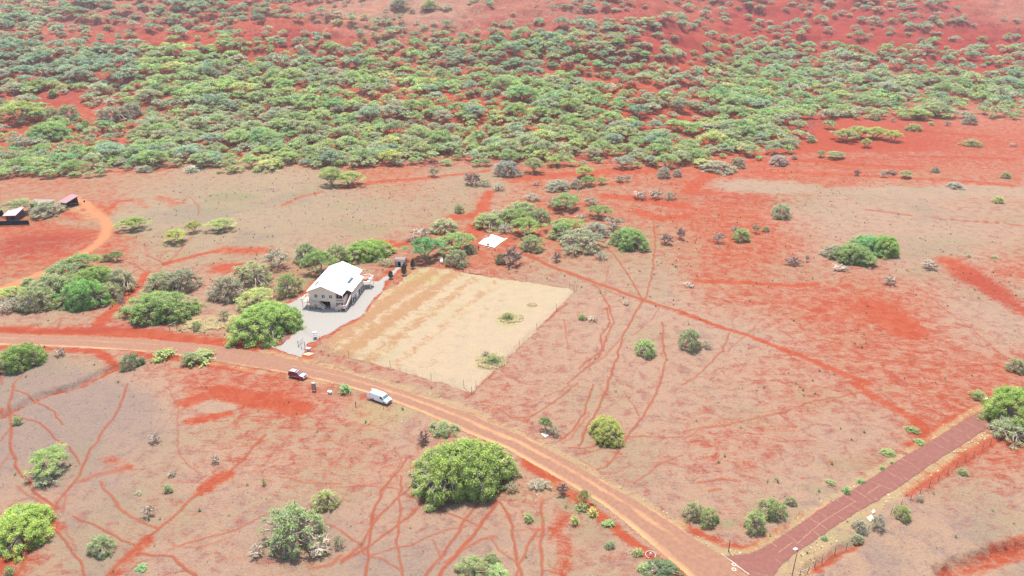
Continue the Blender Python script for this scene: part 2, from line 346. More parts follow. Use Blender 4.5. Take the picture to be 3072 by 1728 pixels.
# (crop, points, width in m, strength)
TRACKS = [
 (5, [(1390,470),(1600,570),(1830,650),(2100,750),(2260,810),(2576,905)], 1.5, .95), (6, [(0,915),(200,985),(350,1040),(520,1090),(700,1170),(860,1225),(1000,1280),(1200,1370),(1400,1440)], 1.5, .9),
 (5, [(1640,590),(1880,690),(2130,790),(2300,835),(2576,925)], .6, .7), (9, [(1320,10),(1500,130),(1700,240),(1820,330)], 2.2, .5),
 (6, [(350,1060),(310,1180),(220,1280),(100,1400),(0,1449)], .6, .8), (6, [(600,960),(490,1070),(330,1200)], .5, .6), (6, [(380,930),(370,1030)], .4, .5),
 (6, [(0,5),(150,20),(350,38),(600,60),(860,70),(1100,105),(1450,140),(1700,175),(2050,210),(2400,225),(2576,260)], .9, .95), (6, [(110,670),(380,680),(550,690),(850,710),(1000,690)], 1.6, .8),
 (6, [(860,750),(1100,730),(1300,670)], 1.2, .6), (6, [(700,1230),(1200,1235),(1500,1265),(1850,1300),(2100,1310),(2400,1290)], .9, .85), (6, [(1640,560),(1900,720),(2100,800)], .5, .6),
 (6, [(1830,760),(2000,900),(2200,1050),(2450,1270)], .45, .7), (6, [(2020,520),(2170,640),(2350,740),(2576,900)], 7, .75), (6, [(1500,880),(1600,960),(1700,1040)], 7, .6),
 (9, [(0,350),(350,300),(550,250),(780,210),(950,140),(1100,110),(1350,60),(1500,40)], .6, .85), (9, [(0,420),(120,350),(250,320)], .5, .6), (9, [(400,360),(600,370),(800,420),(1000,425)], .45, .55),
 (5, [(2000,410),(2100,530),(2170,630),(2260,800)], .7, .9), (5, [(2350,200),(2370,370),(2340,650),(2300,780),(2200,950),(2120,1100),(2080,1250),(2010,1449)], .7, .9),
 (5, [(1870,650),(1940,730),(2020,860),(2060,980),(2000,1100),(1970,1200),(1870,1260),(1800,1330)], .6, .85), (5, [(2010,870),(2025,1000),(1960,1080),(1970,1180),(1940,1250),(1820,1350),(1700,1449)], .6, .85),
 (5, [(2020,570),(1990,700),(2000,790)], .5, .6), (5, [(2420,980),(2430,1170),(2450,1260),(2400,1449)], .6, .8), (5, [(2420,850),(2340,960),(2200,1080)], .45, .6),
 (5, [(1700,840),(1560,960),(1400,1090),(1300,1190),(1200,1300),(1060,1440)], 1.1, .9), (5, [(1680,960),(1700,1080),(1710,1180)], .5, .6), (5, [(2100,1110),(1990,1240),(1850,1330)], .5, .7),
 (5, [(1000,300),(1050,200),(1080,60),(1120,0)], 4, .8), (5, [(850,190),(1000,180)], 5, .7), (5, [(260,370),(450,400),(560,380)], 3.5, .7), (5, [(1990,30),(2300,60),(2576,110)], 5, .6), (5, [(2250,150),(2400,200),(2576,190)], 4, .6),
 (8, [(1300,250),(1430,240),(1550,170),(1680,70),(1780,0)], .6, .85), (8, [(1640,430),(1750,350),(1830,230),(1870,110),(1900,0)], .55, .85), (8, [(1650,450),(1740,400),(1850,250)], .5, .6),
 (8, [(1800,460),(1850,330),(1930,200),(1990,70),(2010,0)], .6, .9), (8, [(1720,480),(1850,480),(2000,440),(2160,390),(2220,320),(2300,200),(2380,60),(2400,0)], .6, .85),
 (8, [(2576,400),(2300,390),(2160,400),(2080,520),(2000,620),(1930,640)], .6, .8), (8, [(1770,530),(1900,500),(2100,440)], .6, .7), (8, [(2130,50),(2220,170),(2240,240)], .4, .7),
 (8, [(1180,180),(1300,260),(1400,270)], 1.2, .6), (8, [(1050,130),(1300,170),(1500,110),(1750,0)], .6, .6), (8, [(2576,530),(2400,600),(2200,750)], .5, .6), (8, [(1800,560),(1900,640),(2050,680),(2200,600)], .5, .5),
 (8, [(480,560),(460,620),(300,800),(250,960),(210,1160),(190,1449)], .55, .9), (8, [(570,740),(430,850),(260,1010),(150,1210),(0,1340)], .55, .85), (8, [(690,830),(560,960),(440,1050),(240,1200),(60,1300),(0,1350)], .6, .9),
 (8, [(450,700),(440,850),(450,1000),(420,1180),(440,1260),(450,1449)], .5, .8), (8, [(400,480),(450,590),(370,700),(280,870)], .45, .6), (8, [(0,770),(200,760),(430,790)], .6, .6),
 (8, [(510,840),(700,930),(950,1030),(1100,1100)], .5, .8), (8, [(1080,850),(980,980),(900,1080),(820,1220),(720,1330),(640,1449)], .7, .85), (8, [(1170,880),(1100,1000),(1000,1130),(880,1270),(780,1380),(740,1449)], 1.0, .95),
 (8, [(1190,880),(1250,980),(1290,1080),(1310,1200),(1320,1350),(1360,1449)], .6, .85), (8, [(1500,850),(1510,1000),(1500,1150),(1510,1300),(1520,1449)], .7, .8), (8, [(1480,1090),(1400,1230),(1340,1350),(1300,1449)], .6, .8),
 (8, [(940,1080),(800,1100),(600,1180),(400,1250),(200,1280)], .5, .7), (8, [(1180,1150),(1050,1170),(900,1260),(780,1340)], .9, .75), (8, [(0,1100),(130,1200),(160,1270),(330,1330),(450,1420)], .5, .7),
 (8, [(1130,1160),(1200,1250),(1300,1330),(1340,1380)], .5, .6), (8, [(1300,1110),(1450,1100),(1480,1080)], .5, .6), (8, [(700,1180),(740,1260),(730,1350)], .5, .6), (8, [(1660,1010),(1620,1150),(1700,1250),(1650,1400)], 2.5, .4),
 (8, [(1390,600),(1600,735),(1790,860),(1990,1020),(2200,1195),(2400,1345),(2560,1449)], 1.7, .9),
 (7, [(970,0),(930,90),(860,260),(770,370),(700,470),(650,560),(600,690),(540,770),(450,880),(420,950),(370,1030),(280,1160),(200,1300),(120,1449)], .65, .95),
 (7, [(100,0),(90,70),(70,170),(80,280),(80,500),(130,620),(200,720),(300,850),(380,890),(450,930)], .7, .95), (7, [(80,500),(20,600),(0,640)], .5, .6), (7, [(70,330),(0,430)], .5, .8), (7, [(0,200),(60,210)], 2.2, .8),
 (7, [(100,230),(300,300),(420,410),(520,480),(570,540),(600,600)], .45, .85), (7, [(110,40),(240,90),(330,160),(400,210),(450,270),(470,310)], .5, .85), (7, [(130,770),(250,850),(330,900),(430,930)], .5, .6),
 (7, [(0,1370),(100,1290),(230,1180),(300,1100),(400,1060)], 1.7, .85), (7, [(420,1110),(520,1230),(600,1330),(650,1449)], .5, .85), (7, [(560,1000),(700,1060),(850,1140),(1020,1220)], .5, .8), (7, [(370,1030),(440,1110)], 1.8, .6),
 (7, [(810,1449),(900,1360),(1010,1250),(1110,1160),(1200,1090),(1320,990),(1450,870),(1560,780),(1700,690),(1800,600),(1900,480),(2000,380)], .9, .9), (7, [(860,1440),(980,1320),(1100,1200)], 2.2, .6), (7, [(1540,790),(1700,690)], 2.6, .8),
 (7, [(1050,1270),(1200,1290),(1300,1310),(1400,1400),(1480,1449)], .6, .85), (7, [(940,1449),(1050,1340),(1200,1290)], .5, .7), (7, [(1270,1260),(1400,1200),(1600,1150),(1800,1100),(1950,1010),(2080,950)], .6, .75),
 (7, [(760,740),(850,880),(950,980),(1050,1040),(1200,1090)], .7, .75), (7, [(2100,700),(2300,740),(2576,755)], .5, .6), (7, [(1270,20),(1330,130),(1340,200),(1340,500),(1430,620),(1500,660)], .5, .5),
 (7, [(2340,1400),(2500,1360),(2576,1300)], 1, .7), (7, [(2400,1010),(2576,1100)], .6, .6), (7, [(510,830),(470,960)], .5, .6), (7, [(490,1040),(500,1130),(580,1240)], .6, .5), (7, [(1660,50),(1850,110),(2100,140),(2250,190)], 3.5, .85), (7, [(1400,140),(1500,110)], 3, .7),
 (7, [(1430,280),(1600,250),(1720,220)], 2, .7), (7, [(620,730),(740,680),(900,650),(970,630)], 1.4, .6), (7, [(800,560),(900,600),(960,640)], 2, .5), (7, [(1280,1170),(1330,1220),(1500,1230),(1700,1170)], .8, .5),
 (4, [(550,50),(640,80),(700,150),(780,200),(810,270),(780,350),(700,420),(600,480),(450,560),(300,620),(150,680),(0,735)], 3.4, 1.), (4, [(560,110),(640,130),(720,190)], 8, .85), (4, [(600,150),(700,160)], 9, .6), (4, [(560,40),(760,180),(900,70),(1000,60)], 1.6, .5),
 (4, [(1450,330),(1400,390),(1320,480),(1250,540),(1180,600),(1090,600),(1040,560),(970,530)], .9, .85), (4, [(1100,470),(1180,510),(1240,540)], .8, .8), (4, [(1000,500),(1150,460),(1300,440)], .6, .6),
 (4, [(1250,540),(1400,500),(1600,450),(1700,430),(1980,430)], 2, .8), (4, [(1680,440),(1800,440),(2000,440)], 6, .7), (4, [(1680,570),(1740,570)], 6, .7), (4, [(1090,620),(1080,680),(960,790),(880,860),(780,950),(740,1010)], 2.2, .85),
 (4, [(930,800),(780,860),(620,900),(470,960),(430,1030)], .7, .75), (4, [(0,1045),(400,1060),(800,1055),(1200,1090),(1500,1125),(1900,1170)], 4.0, .85), (4, [(0,1175),(400,1190),(750,1205),(850,1290),(880,1320)], 1.8, .8), (4, [(1000,1215),(1300,1250),(1600,1300),(1900,1350)], 1.5, .7),
 (4, [(1390,90),(1420,30)], .8, .6), (4, [(1440,40),(1500,110),(1500,180)], .8, .7), (4, [(2130,100),(2260,40),(2420,0)], 2.5, .7), (4, [(200,1340),(140,1400),(110,1449)], .5, .9), (4, [(0,1350),(10,1449)], .6, .8), (4, [(280,1250),(400,1190)], .8, .6),
 (4, [(1200,40),(1330,70),(1300,100)], 5, .5), (4, [(1050,60),(1100,120)], 3, .4), (4, [(1480,200),(1430,330)], .5, .5), (4, [(1900,1170),(2050,1150)], 2.5, .7), (4, [(2200,1210),(2320,1250)], 2.0, .6),
 (2, [(340,0),(240,70),(100,140),(0,190)], 2.6, .95), (1, [(2576,190),(2440,250),(2300,330),(2200,370)], 2.6, .9), (1, [(310,890),(200,960),(100,1030),(0,1110)], 4, .95), (1, [(700,1300),(1200,1290),(1500,1200),(1900,1170)], 3, .4),
 (3, [(380,1230),(700,1210),(1000,1215),(1300,1240),(1700,1270)], 3.5, .75), (3, [(520,1300),(1000,1310),(1400,1330),(2000,1360),(2500,1400)], 2, .6), (3, [(1700,1180),(2100,1190),(2500,1200)], 2, .5), (3, [(1050,1000),(1100,1050),(1500,1100)], 7, .6),
 (3, [(1650,950),(1900,1000),(2300,1030)], 4, .4), (3, [(40,1449),(150,1350),(250,1310)], 4, .7), (2, [(0,1420),(300,1370),(700,1340),(1100,1290)], 3, .6), (2, [(1300,1360),(1500,1330),(2000,1300),(2500,1290)], 6, .5),
 (9, [(2576,1190),(2350,1300),(2150,1370),(1990,1420)], 3.2, .8), (9, [(2340,400),(2200,500),(2050,600),(1900,690),(1700,830)], 2, .7), (9, [(1340,1180),(1150,1290),(1000,1380)], 1.6, .7), (9, [(0,1060),(300,1210),(500,1240),(700,1130),(900,990)], 1.6, .6),
 (9, [(120,740),(300,720),(420,730)], 1.1, .8), (9, [(200,810),(280,790)], .9, .8), (9, [(2480,30),(2250,190),(2100,270),(1900,380),(1750,470)], 2.2, .6), (9, [(850,1100),(1000,990),(1100,900)], 1.2, .5),
]
# (crop, x, y, half-width px, half-height px, field, value)
BLOBS = [
 (4,250,400,420,130,'deep',.8),(4,330,330,420,80,'track',.3),(1,560,720,560,110,'deep',.5),(1,800,170,700,120,'deep',.7),(1,2200,240,450,110,'deep',.6),(2,1500,150,1200,160,'deep',.5),(2,2300,150,500,150,'deep',.9),(2,2200,450,400,130,'deep',.7),
 (2,2350,900,350,120,'deep',.6),(3,1900,250,900,300,'deep',1.),(3,700,200,700,200,'deep',.7),(3,300,900,300,120,'deep',.5),(3,1300,1000,1300,280,'deep',.35),(6,2300,760,350,250,'deep',.5),(6,900,60,1400,60,'deep',.3),(4,700,1045,1300,30,'deep',.45),
 (4,1750,35,330,50,'green',.9),(4,1500,280,500,120,'green',.35),(5,500,80,500,160,'green',.25),(5,30,250,150,60,'green',.6),(6,400,400,260,60,'green',.6),(6,480,520,280,60,'green',.3),(6,1700,350,150,40,'green',.4),(6,2100,380,300,60,'green',.35),
 (4,150,220,330,60,'green',.9),(4,1400,1000,180,30,'green',.9),(4,1500,990,330,60,'tan',.9),(4,2350,680,150,90,'green',.9),(4,500,880,300,40,'green',.6),(5,1560,400,160,100,'green',.4),(5,1950,560,150,30,'green',.4),(5,250,520,250,50,'green',.7),
 (8,280,190,330,110,'green',.5),(8,300,200,330,120,'tan',.5),(8,1100,830,330,60,'green',.6),(8,1420,1010,130,70,'green',.6),(8,1750,900,220,130,'green',.6),(8,1900,1100,260,130,'green',.35),(8,1500,800,300,90,'tan',.4),(9,1250,590,300,60,'green',.35),
 (9,330,1090,200,50,'green',.6),(9,1000,780,180,60,'green',.4),(9,1430,550,130,30,'green',.5),(4,2450,1340,100,20,'green',.5),(4,1700,1310,600,40,'green',.45),(8,20,60,140,60,'green',.7),(9,1180,1130,220,90,'green',.7),(9,1350,1000,150,50,'green',.7),
 (9,2450,60,140,80,'green',.8),(1,1700,1430,600,60,'green',.4),(1,400,1380,400,40,'green',.4),(3,1900,1449,1000,50,'cover',.35),(3,600,1400,500,60,'cover',.5),(4,1450,210,1100,110,'cover',.35),(7,500,300,700,260,'cover',.15),(7,1600,180,180,60,'cover',.5),
 (5,1250,960,120,45,'green',.8),(5,1130,1270,140,60,'green',.8),(5,620,640,180,60,'green',.9),(5,560,670,120,40,'green',.7),
]
def verge(c, a, b, w): return (c, [a, b], w)
TANS = [(9, [(80,1170),(300,1290),(480,1270),(600,1215),(780,1100),(1020,935),(1290,770),(1640,545),(1870,415),(2120,255),(2340,125),(2500,20)], 1.5, 1.),
        (9, [(740,1449),(790,1370),(960,1260),(1140,1110),(1320,1000),(1500,890),(1720,750),(1900,620),(2150,460),(2390,300)], 1.9, 1.),
        (9, [(860,1449),(900,1330),(1060,1200),(1250,1090),(1380,1010)], 2.6, .9), (8, [(640,80),(1000,200),(1170,300),(1400,390),(1620,510),(1900,670),(2070,780),(2380,950),(2576,1070)], 1.6, .9),
        (8, [(380,140),(600,210),(780,300)], 1., .5), (4, [(0,1068),(300,1080),(700,1088),(1100,1108)], .5, .6), (4, [(2000,1210),(2300,1280),(2576,1340)], 2.2, .9), (8, [(0,-90),(330,0),(640,80)], 2.4, .9), (4, [(1700,1060),(1300,1040),(1500,1050)], 1.2, .7),
        (4, [(550,50),(640,80),(700,150),(780,200),(810,270),(780,350),(700,420),(600,480),(450,560),(300,620),(150,680),(0,735)], 3.2, 1.1), (4, [(560,110),(640,130),(720,190)], 7, 1.), (1, [(2576,190),(2440,250),(2300,330),(2200,370)], 2.6, .9), (2, [(340,0),(240,70),(100,140),(0,190)], 2.6, .9),
        (4, [(1600,1290),(1900,1345),(2200,1400),(2500,1449)], 1.3, .6), (5, [(0,1200),(370,1290),(680,1380),(980,1449)], 2.0, .5)]
FIELDS = ('cover', 'track', 'deep', 'green', 'dry', 'bare', 'gravel', 'tan', 'warm')
GULLY_SRC = [(4, [(880,1320),(820,1340),(700,1400),(600,1449)], 2.6, 1.1), (7, [(640,-10),(520,30),(400,55),(300,90),(200,140),(90,190),(0,240)], 2.4, 1.2),
             (9, [(2576,1250),(2400,1290),(2250,1340),(2120,1380),(2000,1440)], 3.0, 1.2), (9, [(1340,1190),(1200,1260),(1050,1350),(960,1400)], 1.6, .7), (6, [(300,40),(860,72),(1450,142),(2050,212),(2500,240)], 1.2, .35)]
_g = [([tuple(p[:2]) for p in cpts(c, pts)], w, d) for c, pts, w, d in GULLY_SRC]
GULLY += _g
TRK = [(np.array(cpts(c, p))[:, :2], w, s) for c, p, w, s in TRACKS]
for pts, w, d in _g: TRK.append((np.array(pts), w * .7, .8))
TAN = [(np.array(cpts(c, p))[:, :2], w, s) for c, p, w, s in TANS]
BLB = []
for c, x, y, rx, ry, f, v in BLOBS:
    p = gp(*cv(c, x, y)); s, sn = px_scale(p); q = gp(*cv(c, x, y - ry)); q2 = gp(*cv(c, x, y + ry))
    BLB.append((p[0], p[1], rx / 2.516 / s, max(.5, abs(q[1] - q2[1]) / 2), f, v))
def P5(pts, c=5): return [tuple(p[:2]) for p in cpts(c, pts)]
LAWN = P5([(600,560),(820,583),(920,606),(1100,640),(1400,682),(1720,728),(1752,758),(1615,895),(1475,1043),(1340,1172),(1183,1330),(980,1512),(678,1422),(370,1330),(60,1250),(-60,1205),(-130,1160),(-60,1075),(0,1030),(150,960),(250,820),(330,740),(430,700),(480,640),(550,590)])
def fpx(pts): return [tuple(p[:2]) for p in ground_at([a for a, b in pts], [b for a, b in pts])]
def c2b(pts): return [(840 + x / 4.53, 740 + y / 4.53) for x, y in pts]
DRIVE = fpx([(775,1034),(835,1050),(866,1063),(905,1072),(918,1052)] + c2b([(340,1400),(400,1310),(560,1240),(700,1170),(830,1080),(1000,1000),(1110,950),(1200,800),(1300,690),(1400,590),(1440,470),(1570,370),(1650,280),(1570,270),(1480,370),(1330,470),(1200,470),(1000,380),(850,300),(560,420),(420,560),(330,650),(190,740),(60,790),(20,840),(80,880),(200,940),(310,1030),(240,1110),(150,1220),(20,1330)]) + [(835,1036)])
def inpoly(x, y, poly):
    r = np.zeros(np.shape(x), bool); n = len(poly)
    for i in range(n):
        x0, y0 = poly[i]; x1, y1 = poly[(i + 1) % n]
        c = (y0 > y) != (y1 > y); r ^= c & (x < (x1 - x0) * (y - y0) / (y1 - y0 + 1e-12) + x0)
    return r
def polydist(x, y, poly):
    d = np.full(np.shape(x), 99.)
    for i in range(len(poly)): d = np.minimum(d, segdist(x, y, poly[i], poly[(i + 1) % len(poly)]))
    return np.where(inpoly(x, y, poly), -d, d)
ST_DIR = np.array([30.9, 65.]) / np.hypot(30.9, 65.)
def fields(x, y, z):
    A = {f: np.zeros(x.shape) for f in FIELDS}
    wx = x + 6 * (fbm(x / 14, y / 14, 3, 51) - .5); wy = y + 9 * (fbm(x / 14 + 9, y / 14, 3, 52) - .5)
    px, py = to_photo(wx, wy, z)
    gx = np.clip(px / 128 - .5, 0, 22.999); gy = np.clip(py / 96 - .5, 0, 16.999); i = gx.astype(int); j = gy.astype(int); fx = gx - i; fy = gy - j
    A['cover'] = (COVER[j, i] * (1 - fx) + COVER[j, i + 1] * fx) * (1 - fy) + (COVER[j + 1, i] * (1 - fx) + COVER[j + 1, i + 1] * fx) * fy
    A['warm'] = np.clip(np.maximum(sstep(-35, 5, x), sstep(165, 215, y)) * (1.15 - .9 * sstep(.52, .68, fbm(x / 26, y / 22, 3, 44))) * (1 - .5 * sstep(350, 450, y)), 0, 1)
    A['cover'] = A['cover'] + .09 * sstep(-10, 20, x) * (y < 330); A['warm'] = np.maximum(np.maximum(A['warm'], 1 - sstep(.6, .95, A['cover'])), .35); A['cover'] = np.where(y < 400, np.maximum(A['cover'], .36 + .25 * (fbm(x / 12, y / 8, 3, 45) - .5)), A['cover'])
    A['green'] = .32 * sstep(195, 240, y) * (1 - sstep(360, 420, y)) * (1 - .75 * sstep(60, 110, x)) + .22 * sstep(.5, .7, fbm(x / 19, y / 15, 3, 47)) * (y < 400)
    jx = x + .5 * (fbm(x / 3.1, y / 3.1, 2, 61) - .5) * 2; jy = y + .5 * (fbm(x / 3.1 + 7, y / 3.1, 2, 62) - .5) * 2
    SUB = np.zeros(x.shape)
    for L, f in ((TRK, 'track'), (TAN, 'tan')):
        for pts, w, s in L:
            if f == 'tan': w, s = w * .9, s * .9
            if f == 'track': w = w * .38 + .12 if w < 1.3 else w * .8
            for a, b in zip(pts[:-1], pts[1:]):
                e = w * 1.6 + 1
                m = (x > min(a[0], b[0]) - e) & (x < max(a[0], b[0]) + e) & (y > min(a[1], b[1]) - e) & (y < max(a[1], b[1]) + e)
                if not m.any(): continue
                m = np.nonzero(m)[0]; dd = segdist(jx[m], jy[m], a, b); wide = f == 'track' and w > 1.15 and s < .92; k = s * (1 - sstep(0., w * 1.5, dd)) if wide else s * (1 - sstep(w * .35, w * 1.1, dd))
                if w > 1.5 and not wide: k = k * sstep(.15, .55, fbm(x[m] / 1.7, y[m] / 1.1, 3, 71) + .25 * k)
                if wide: A['cover'][m] -= np.maximum(k * .6 - SUB[m], 0); SUB[m] = np.maximum(SUB[m], k * .6)   # bared soil
                else: A[f][m] = np.maximum(A[f][m], k)
    for bx, by, rx, ry, f, v in BLB:
        d = np.hypot((wx - bx) / rx, (wy - by) / ry); k = v * (1 - sstep(.35, 1.1, d))
        A[f] = np.clip(A[f] + k, 0, 1) if f == 'cover' else np.maximum(A[f], k)
    A['deep'] = np.clip(A['deep'] + .5 * sstep(380, 700, y), 0, 1)
    A['deep'] *= 1 - .8 * A['track'] * (A['tan'] > .3)
    near = (y < 260) & (y > 140) & (x > -80) & (x < 40)
    m = np.nonzero(near)[0]
    if len(m):
        X, Y = x[m], y[m]; jj = 1.8 * (fbm(X / 1.8, Y / 1.8, 4, 81) - .5)
        dl = polydist(X, Y, LAWN) + jj; A['dry'][m] = 1 - sstep(-.5, .3, dl)
        dg = polydist(X, Y, DRIVE) + jj; A['gravel'][m] = 1 - sstep(-.4, .3, dg)
        A['dry'][m] *= 1 - A['gravel'][m]
        u = X * ST_DIR[1] - Y * ST_DIR[0]; u = (u - u.min()) if False else u
        u0 = LAWN[6][0] * ST_DIR[1] - LAWN[6][1] * ST_DIR[0]; k = (u0 - u)               # metres in from the right-hand fence
        st = .5 + .5 * np.sin(k * .78 + 1.2 * (fbm(X / 9, Y / 9, 2, 91) - .5)); A['bare'][m] = np.clip(.06 + sstep(7, 30, k) * (.16 + .48 * st) + .45 * sstep(32, 44, k) - .12 * sstep(205, 220, Y), 0, 1)
        A['track'][m] *= 1 - .75 * A['dry'][m]; A['track'][m] *= 1 - A['gravel'][m]; A['cover'][m] *= 1 - .4 * (1 - sstep(0, 3, dg))
    return A

# ------------------------------------------------------------ the ground, one sheet out to the horizon
def build_ground():
    th = np.concatenate([np.linspace(-180, -44.5, 50)[:-1], np.linspace(-44.5, 44.5, 1040), np.linspace(44.5, 180, 50)[1:]]) * math.pi / 180
    r = [12, 30, 50, 65, 75]; k = 84.
    while k < 1150: r.append(k); k *= 1.0035 if k < 250 else 1.0048
    while k < 4500: r.append(k); k *= 1.06
    r = np.array(r); T, Rr = np.meshgrid(th, r); x = (np.sin(T) * Rr).ravel(); y = (np.cos(T) * Rr).ravel()
    z = height(x, y); nc, nr = len(th), len(r)
    i = np.arange(nr - 1)[:, None] * nc + np.arange(nc - 1)[None, :]; i = i.ravel()
    Fq = np.stack([i, i + 1, i + nc + 1, i + nc], -1)[:, ::-1]
    me = raw_mesh('ground', np.stack([x, y, z], -1), Fq, MT['ground'], smooth=True)
    A = fields(x, y, z)
    for f in FIELDS: fattr(me, f, A[f])
    tag(link('ground', me), kind='structure')
build_ground()

def sheet(name, poly, sp, dz, m, extra=None, flds=True):
    P = np.array(poly); x0, y0 = P.min(0) - 1; x1, y1 = P.max(0) + 1
    xs = np.arange(x0, x1, sp); ys = np.arange(y0, y1, sp); X, Y = np.meshgrid(xs, ys); sh = X.shape
    ins = polydist(X.ravel(), Y.ravel(), poly) < .25 * (fbm(X.ravel() / .9, Y.ravel() / .9, 2, 3) - .5)
    ins = ins.reshape(sh); c = ins[:-1, :-1] & ins[1:, :-1] & ins[:-1, 1:] & ins[1:, 1:]
    idx = np.arange(X.size).reshape(sh); q = np.stack([idx[:-1, :-1][c], idx[:-1, 1:][c], idx[1:, 1:][c], idx[1:, :-1][c]], -1)
    used, inv = np.unique(q, return_inverse=True); x = X.ravel()[used]; y = Y.ravel()[used]; z = height(x, y)
    me = raw_mesh(name, np.stack([x, y, z + dz], -1), inv.reshape(q.shape), m, smooth=True)
    if flds:
        A = fields(x, y, z)
        for f in FIELDS: fattr(me, f, A[f])
    if extra: extra(me, x, y)
    return tag(link(name, me), kind='structure')
sheet('lawn', LAWN, .45, .012, MT['ground'])
sheet('driveway', DRIVE, .35, .03, MT['ground'])
E1 = fpx([(-60,1033),(0,1035),(119,1039),(238,1044),(358,1051),(477,1060),(596,1077),(715,1097),(835,1117),(954,1141),(1040,1162),(1120,1186),(1175,1205),(1262,1238),(1334,1270),(1405,1303),(1517,1347),(1620,1406),(1700,1452),(1799,1510),(1879,1573),(1958,1641),(2048,1716),(2110,1775)])
E2 = fpx([(-60,999),(0,1001),(119,1006),(278,1009),(437,1017),(556,1027),(676,1039),(795,1059),(914,1087),(1024,1111),(1155,1152),(1278,1192),(1421,1243),(1489,1275),(1580,1311),(1668,1359),(1779,1422),(1847,1466),(1970,1534),(2048,1586),(2100,1625),(2163,1663),(2243,1722),(2300,1775)])
S1 = fpx([(2163,1663),(2183,1667),(2239,1661),(2286,1643),(2358,1597),(2453,1530),(2561,1466),(2700,1375),(2791,1323),(2891,1259),(2978,1208),(3072,1152),(3250,1045)])
S2 = fpx([(2300,1775),(2326,1728),(2350,1693),(2394,1657),(2422,1640),(2501,1585),(2565,1543),(2636,1502),(2724,1446),(2795,1394),(2895,1331),(2990,1267),(3072,1215),(3250,1105)])
def laner(A, B):
    def mind(x, y, L):
        d = np.full(x.shape, 1e9)
        for a, b in zip(L[:-1], L[1:]): d = np.minimum(d, segdist(x, y, a, b))
        return d
    def f(me, x, y):
        da, db = mind(x, y, A), mind(x, y, B); fattr(me, 'lane', da / (da + db + 1e-6)); fattr(me, 'along', x * 0)
        dst = .08 * sstep(-90, -115, x) + .22 * sstep(-60, -30, x) * (1 - sstep(20, 45, x)) - .1 * sstep(-95, -80, x) * (1 - sstep(-70, -50, x)) - .25 * sstep(25, 48, x)
        fattr(me, 'dust', dst)
    return f
sheet('main_road', E1 + E2[::-1], .25, .045, MT['road'], laner(E1, E2), False)
sheet('side_road', S1 + S2[::-1], .25, .065, MT['road2'], laner(S1, S2), False)
# worn joint lines, cracks grown over with dry grass
def cracks(name, lines, m, w, dz, label=None):
    b = MB()
    for L in lines:
        P = [Vector(p) for p in ground_at([a for a, _ in L], [c for _, c in L])]; pts = []
        for a, c in zip(P[:-1], P[1:]):
            n = max(2, int((c - a).length / .5)); pr = (c - a).normalized().cross(Vector((0, 0, 1)))
            for k in range(n): pts.append(a.lerp(c, k / n) + pr * random.uniform(-.09, .09) * (k > 0))
        pts.append(P[-1]); V = []; Fs = []
        for k, p in enumerate(pts):
            t = (pts[min(k + 1, len(pts) - 1)] - pts[max(0, k - 1)]).normalized(); pr = t.cross(Vector((0, 0, 1))); ww = w * random.uniform(.45, 1.2)
            V += [(p + pr * ww / 2)[:2] + (dz,), (p - pr * ww / 2)[:2] + (dz,)]
            if k: Fs.append((2 * k - 2, 2 * k - 1, 2 * k + 1, 2 * k))
        b.add(V, Fs)
    o = b.build(name, m); tag(o, kind='structure'); return o
X9 = lambda L: [cv(9, *p) for p in L]
X8 = lambda L: [cv(8, *p) for p in L]
cracks('road_cracks', [X9(l) for l in [[(2250,190),(2350,235),(2420,265)],[(2180,235),(2300,310),(2330,330)],[(2110,275),(2200,320),(2290,362)],[(2030,325),(2120,365)],[(1960,355),(2080,410)],[(1870,430),(1960,480),(2050,525)],[(1930,390),(2010,440)],[(1760,490),(1860,545),(1950,585)],
     [(1650,565),(1720,600),(1800,665)],[(1610,590),(1660,612)],[(1530,650),(1600,695),(1660,725)],[(1400,720),(1500,770),(1580,800)],[(1280,795),(1350,835),(1420,885)],[(1225,845),(1310,895)],[(1165,880),(1205,905)],[(1380,838),(1485,770)],[(1040,1052),(1150,980),(1310,885)],
     [(1275,920),(1350,965)],[(1010,965),(1080,1002)],[(960,1015),(1040,1062),(1110,1115)],[(1170,998),(1240,1040)],[(985,1110),(1050,1165)],[(870,1205),(960,1120),(1040,1055)],[(775,1130),(830,1170),(880,1220)],[(720,1280),(830,1195)],[(890,1215),(930,1240)],[(700,1325),(760,1370)],
     [(1570,745),(1640,785)],[(1670,705),(1720,745)],[(1835,590),(1890,620)],[(1915,498),(1990,545)],[(2070,425),(2130,460)],[(2140,385),(2190,425)],[(1450,860),(1480,890)],[(665,1195),(710,1230)],[(500,1410),(560,1430),(640,1449)]]], MT['crackgrass'], .075, .08)
cracks('road_edge_line', [X9([(290,1283),(330,1310),(400,1365),(480,1425),(500,1440)])], MT['marking'], .2, .085)
cracks('road_joints', [X8(l) for l in [[(1590,540),(1640,530)],[(1720,670),(1800,610)],[(1890,680),(1930,700)],[(1910,770),(1970,725)],[(2020,820),(2080,780)],[(640,120),(690,100)],[(1700,690),(2000,900),(2250,1090),(2500,1290)]]], MT['crackgrass'], .07, .062)

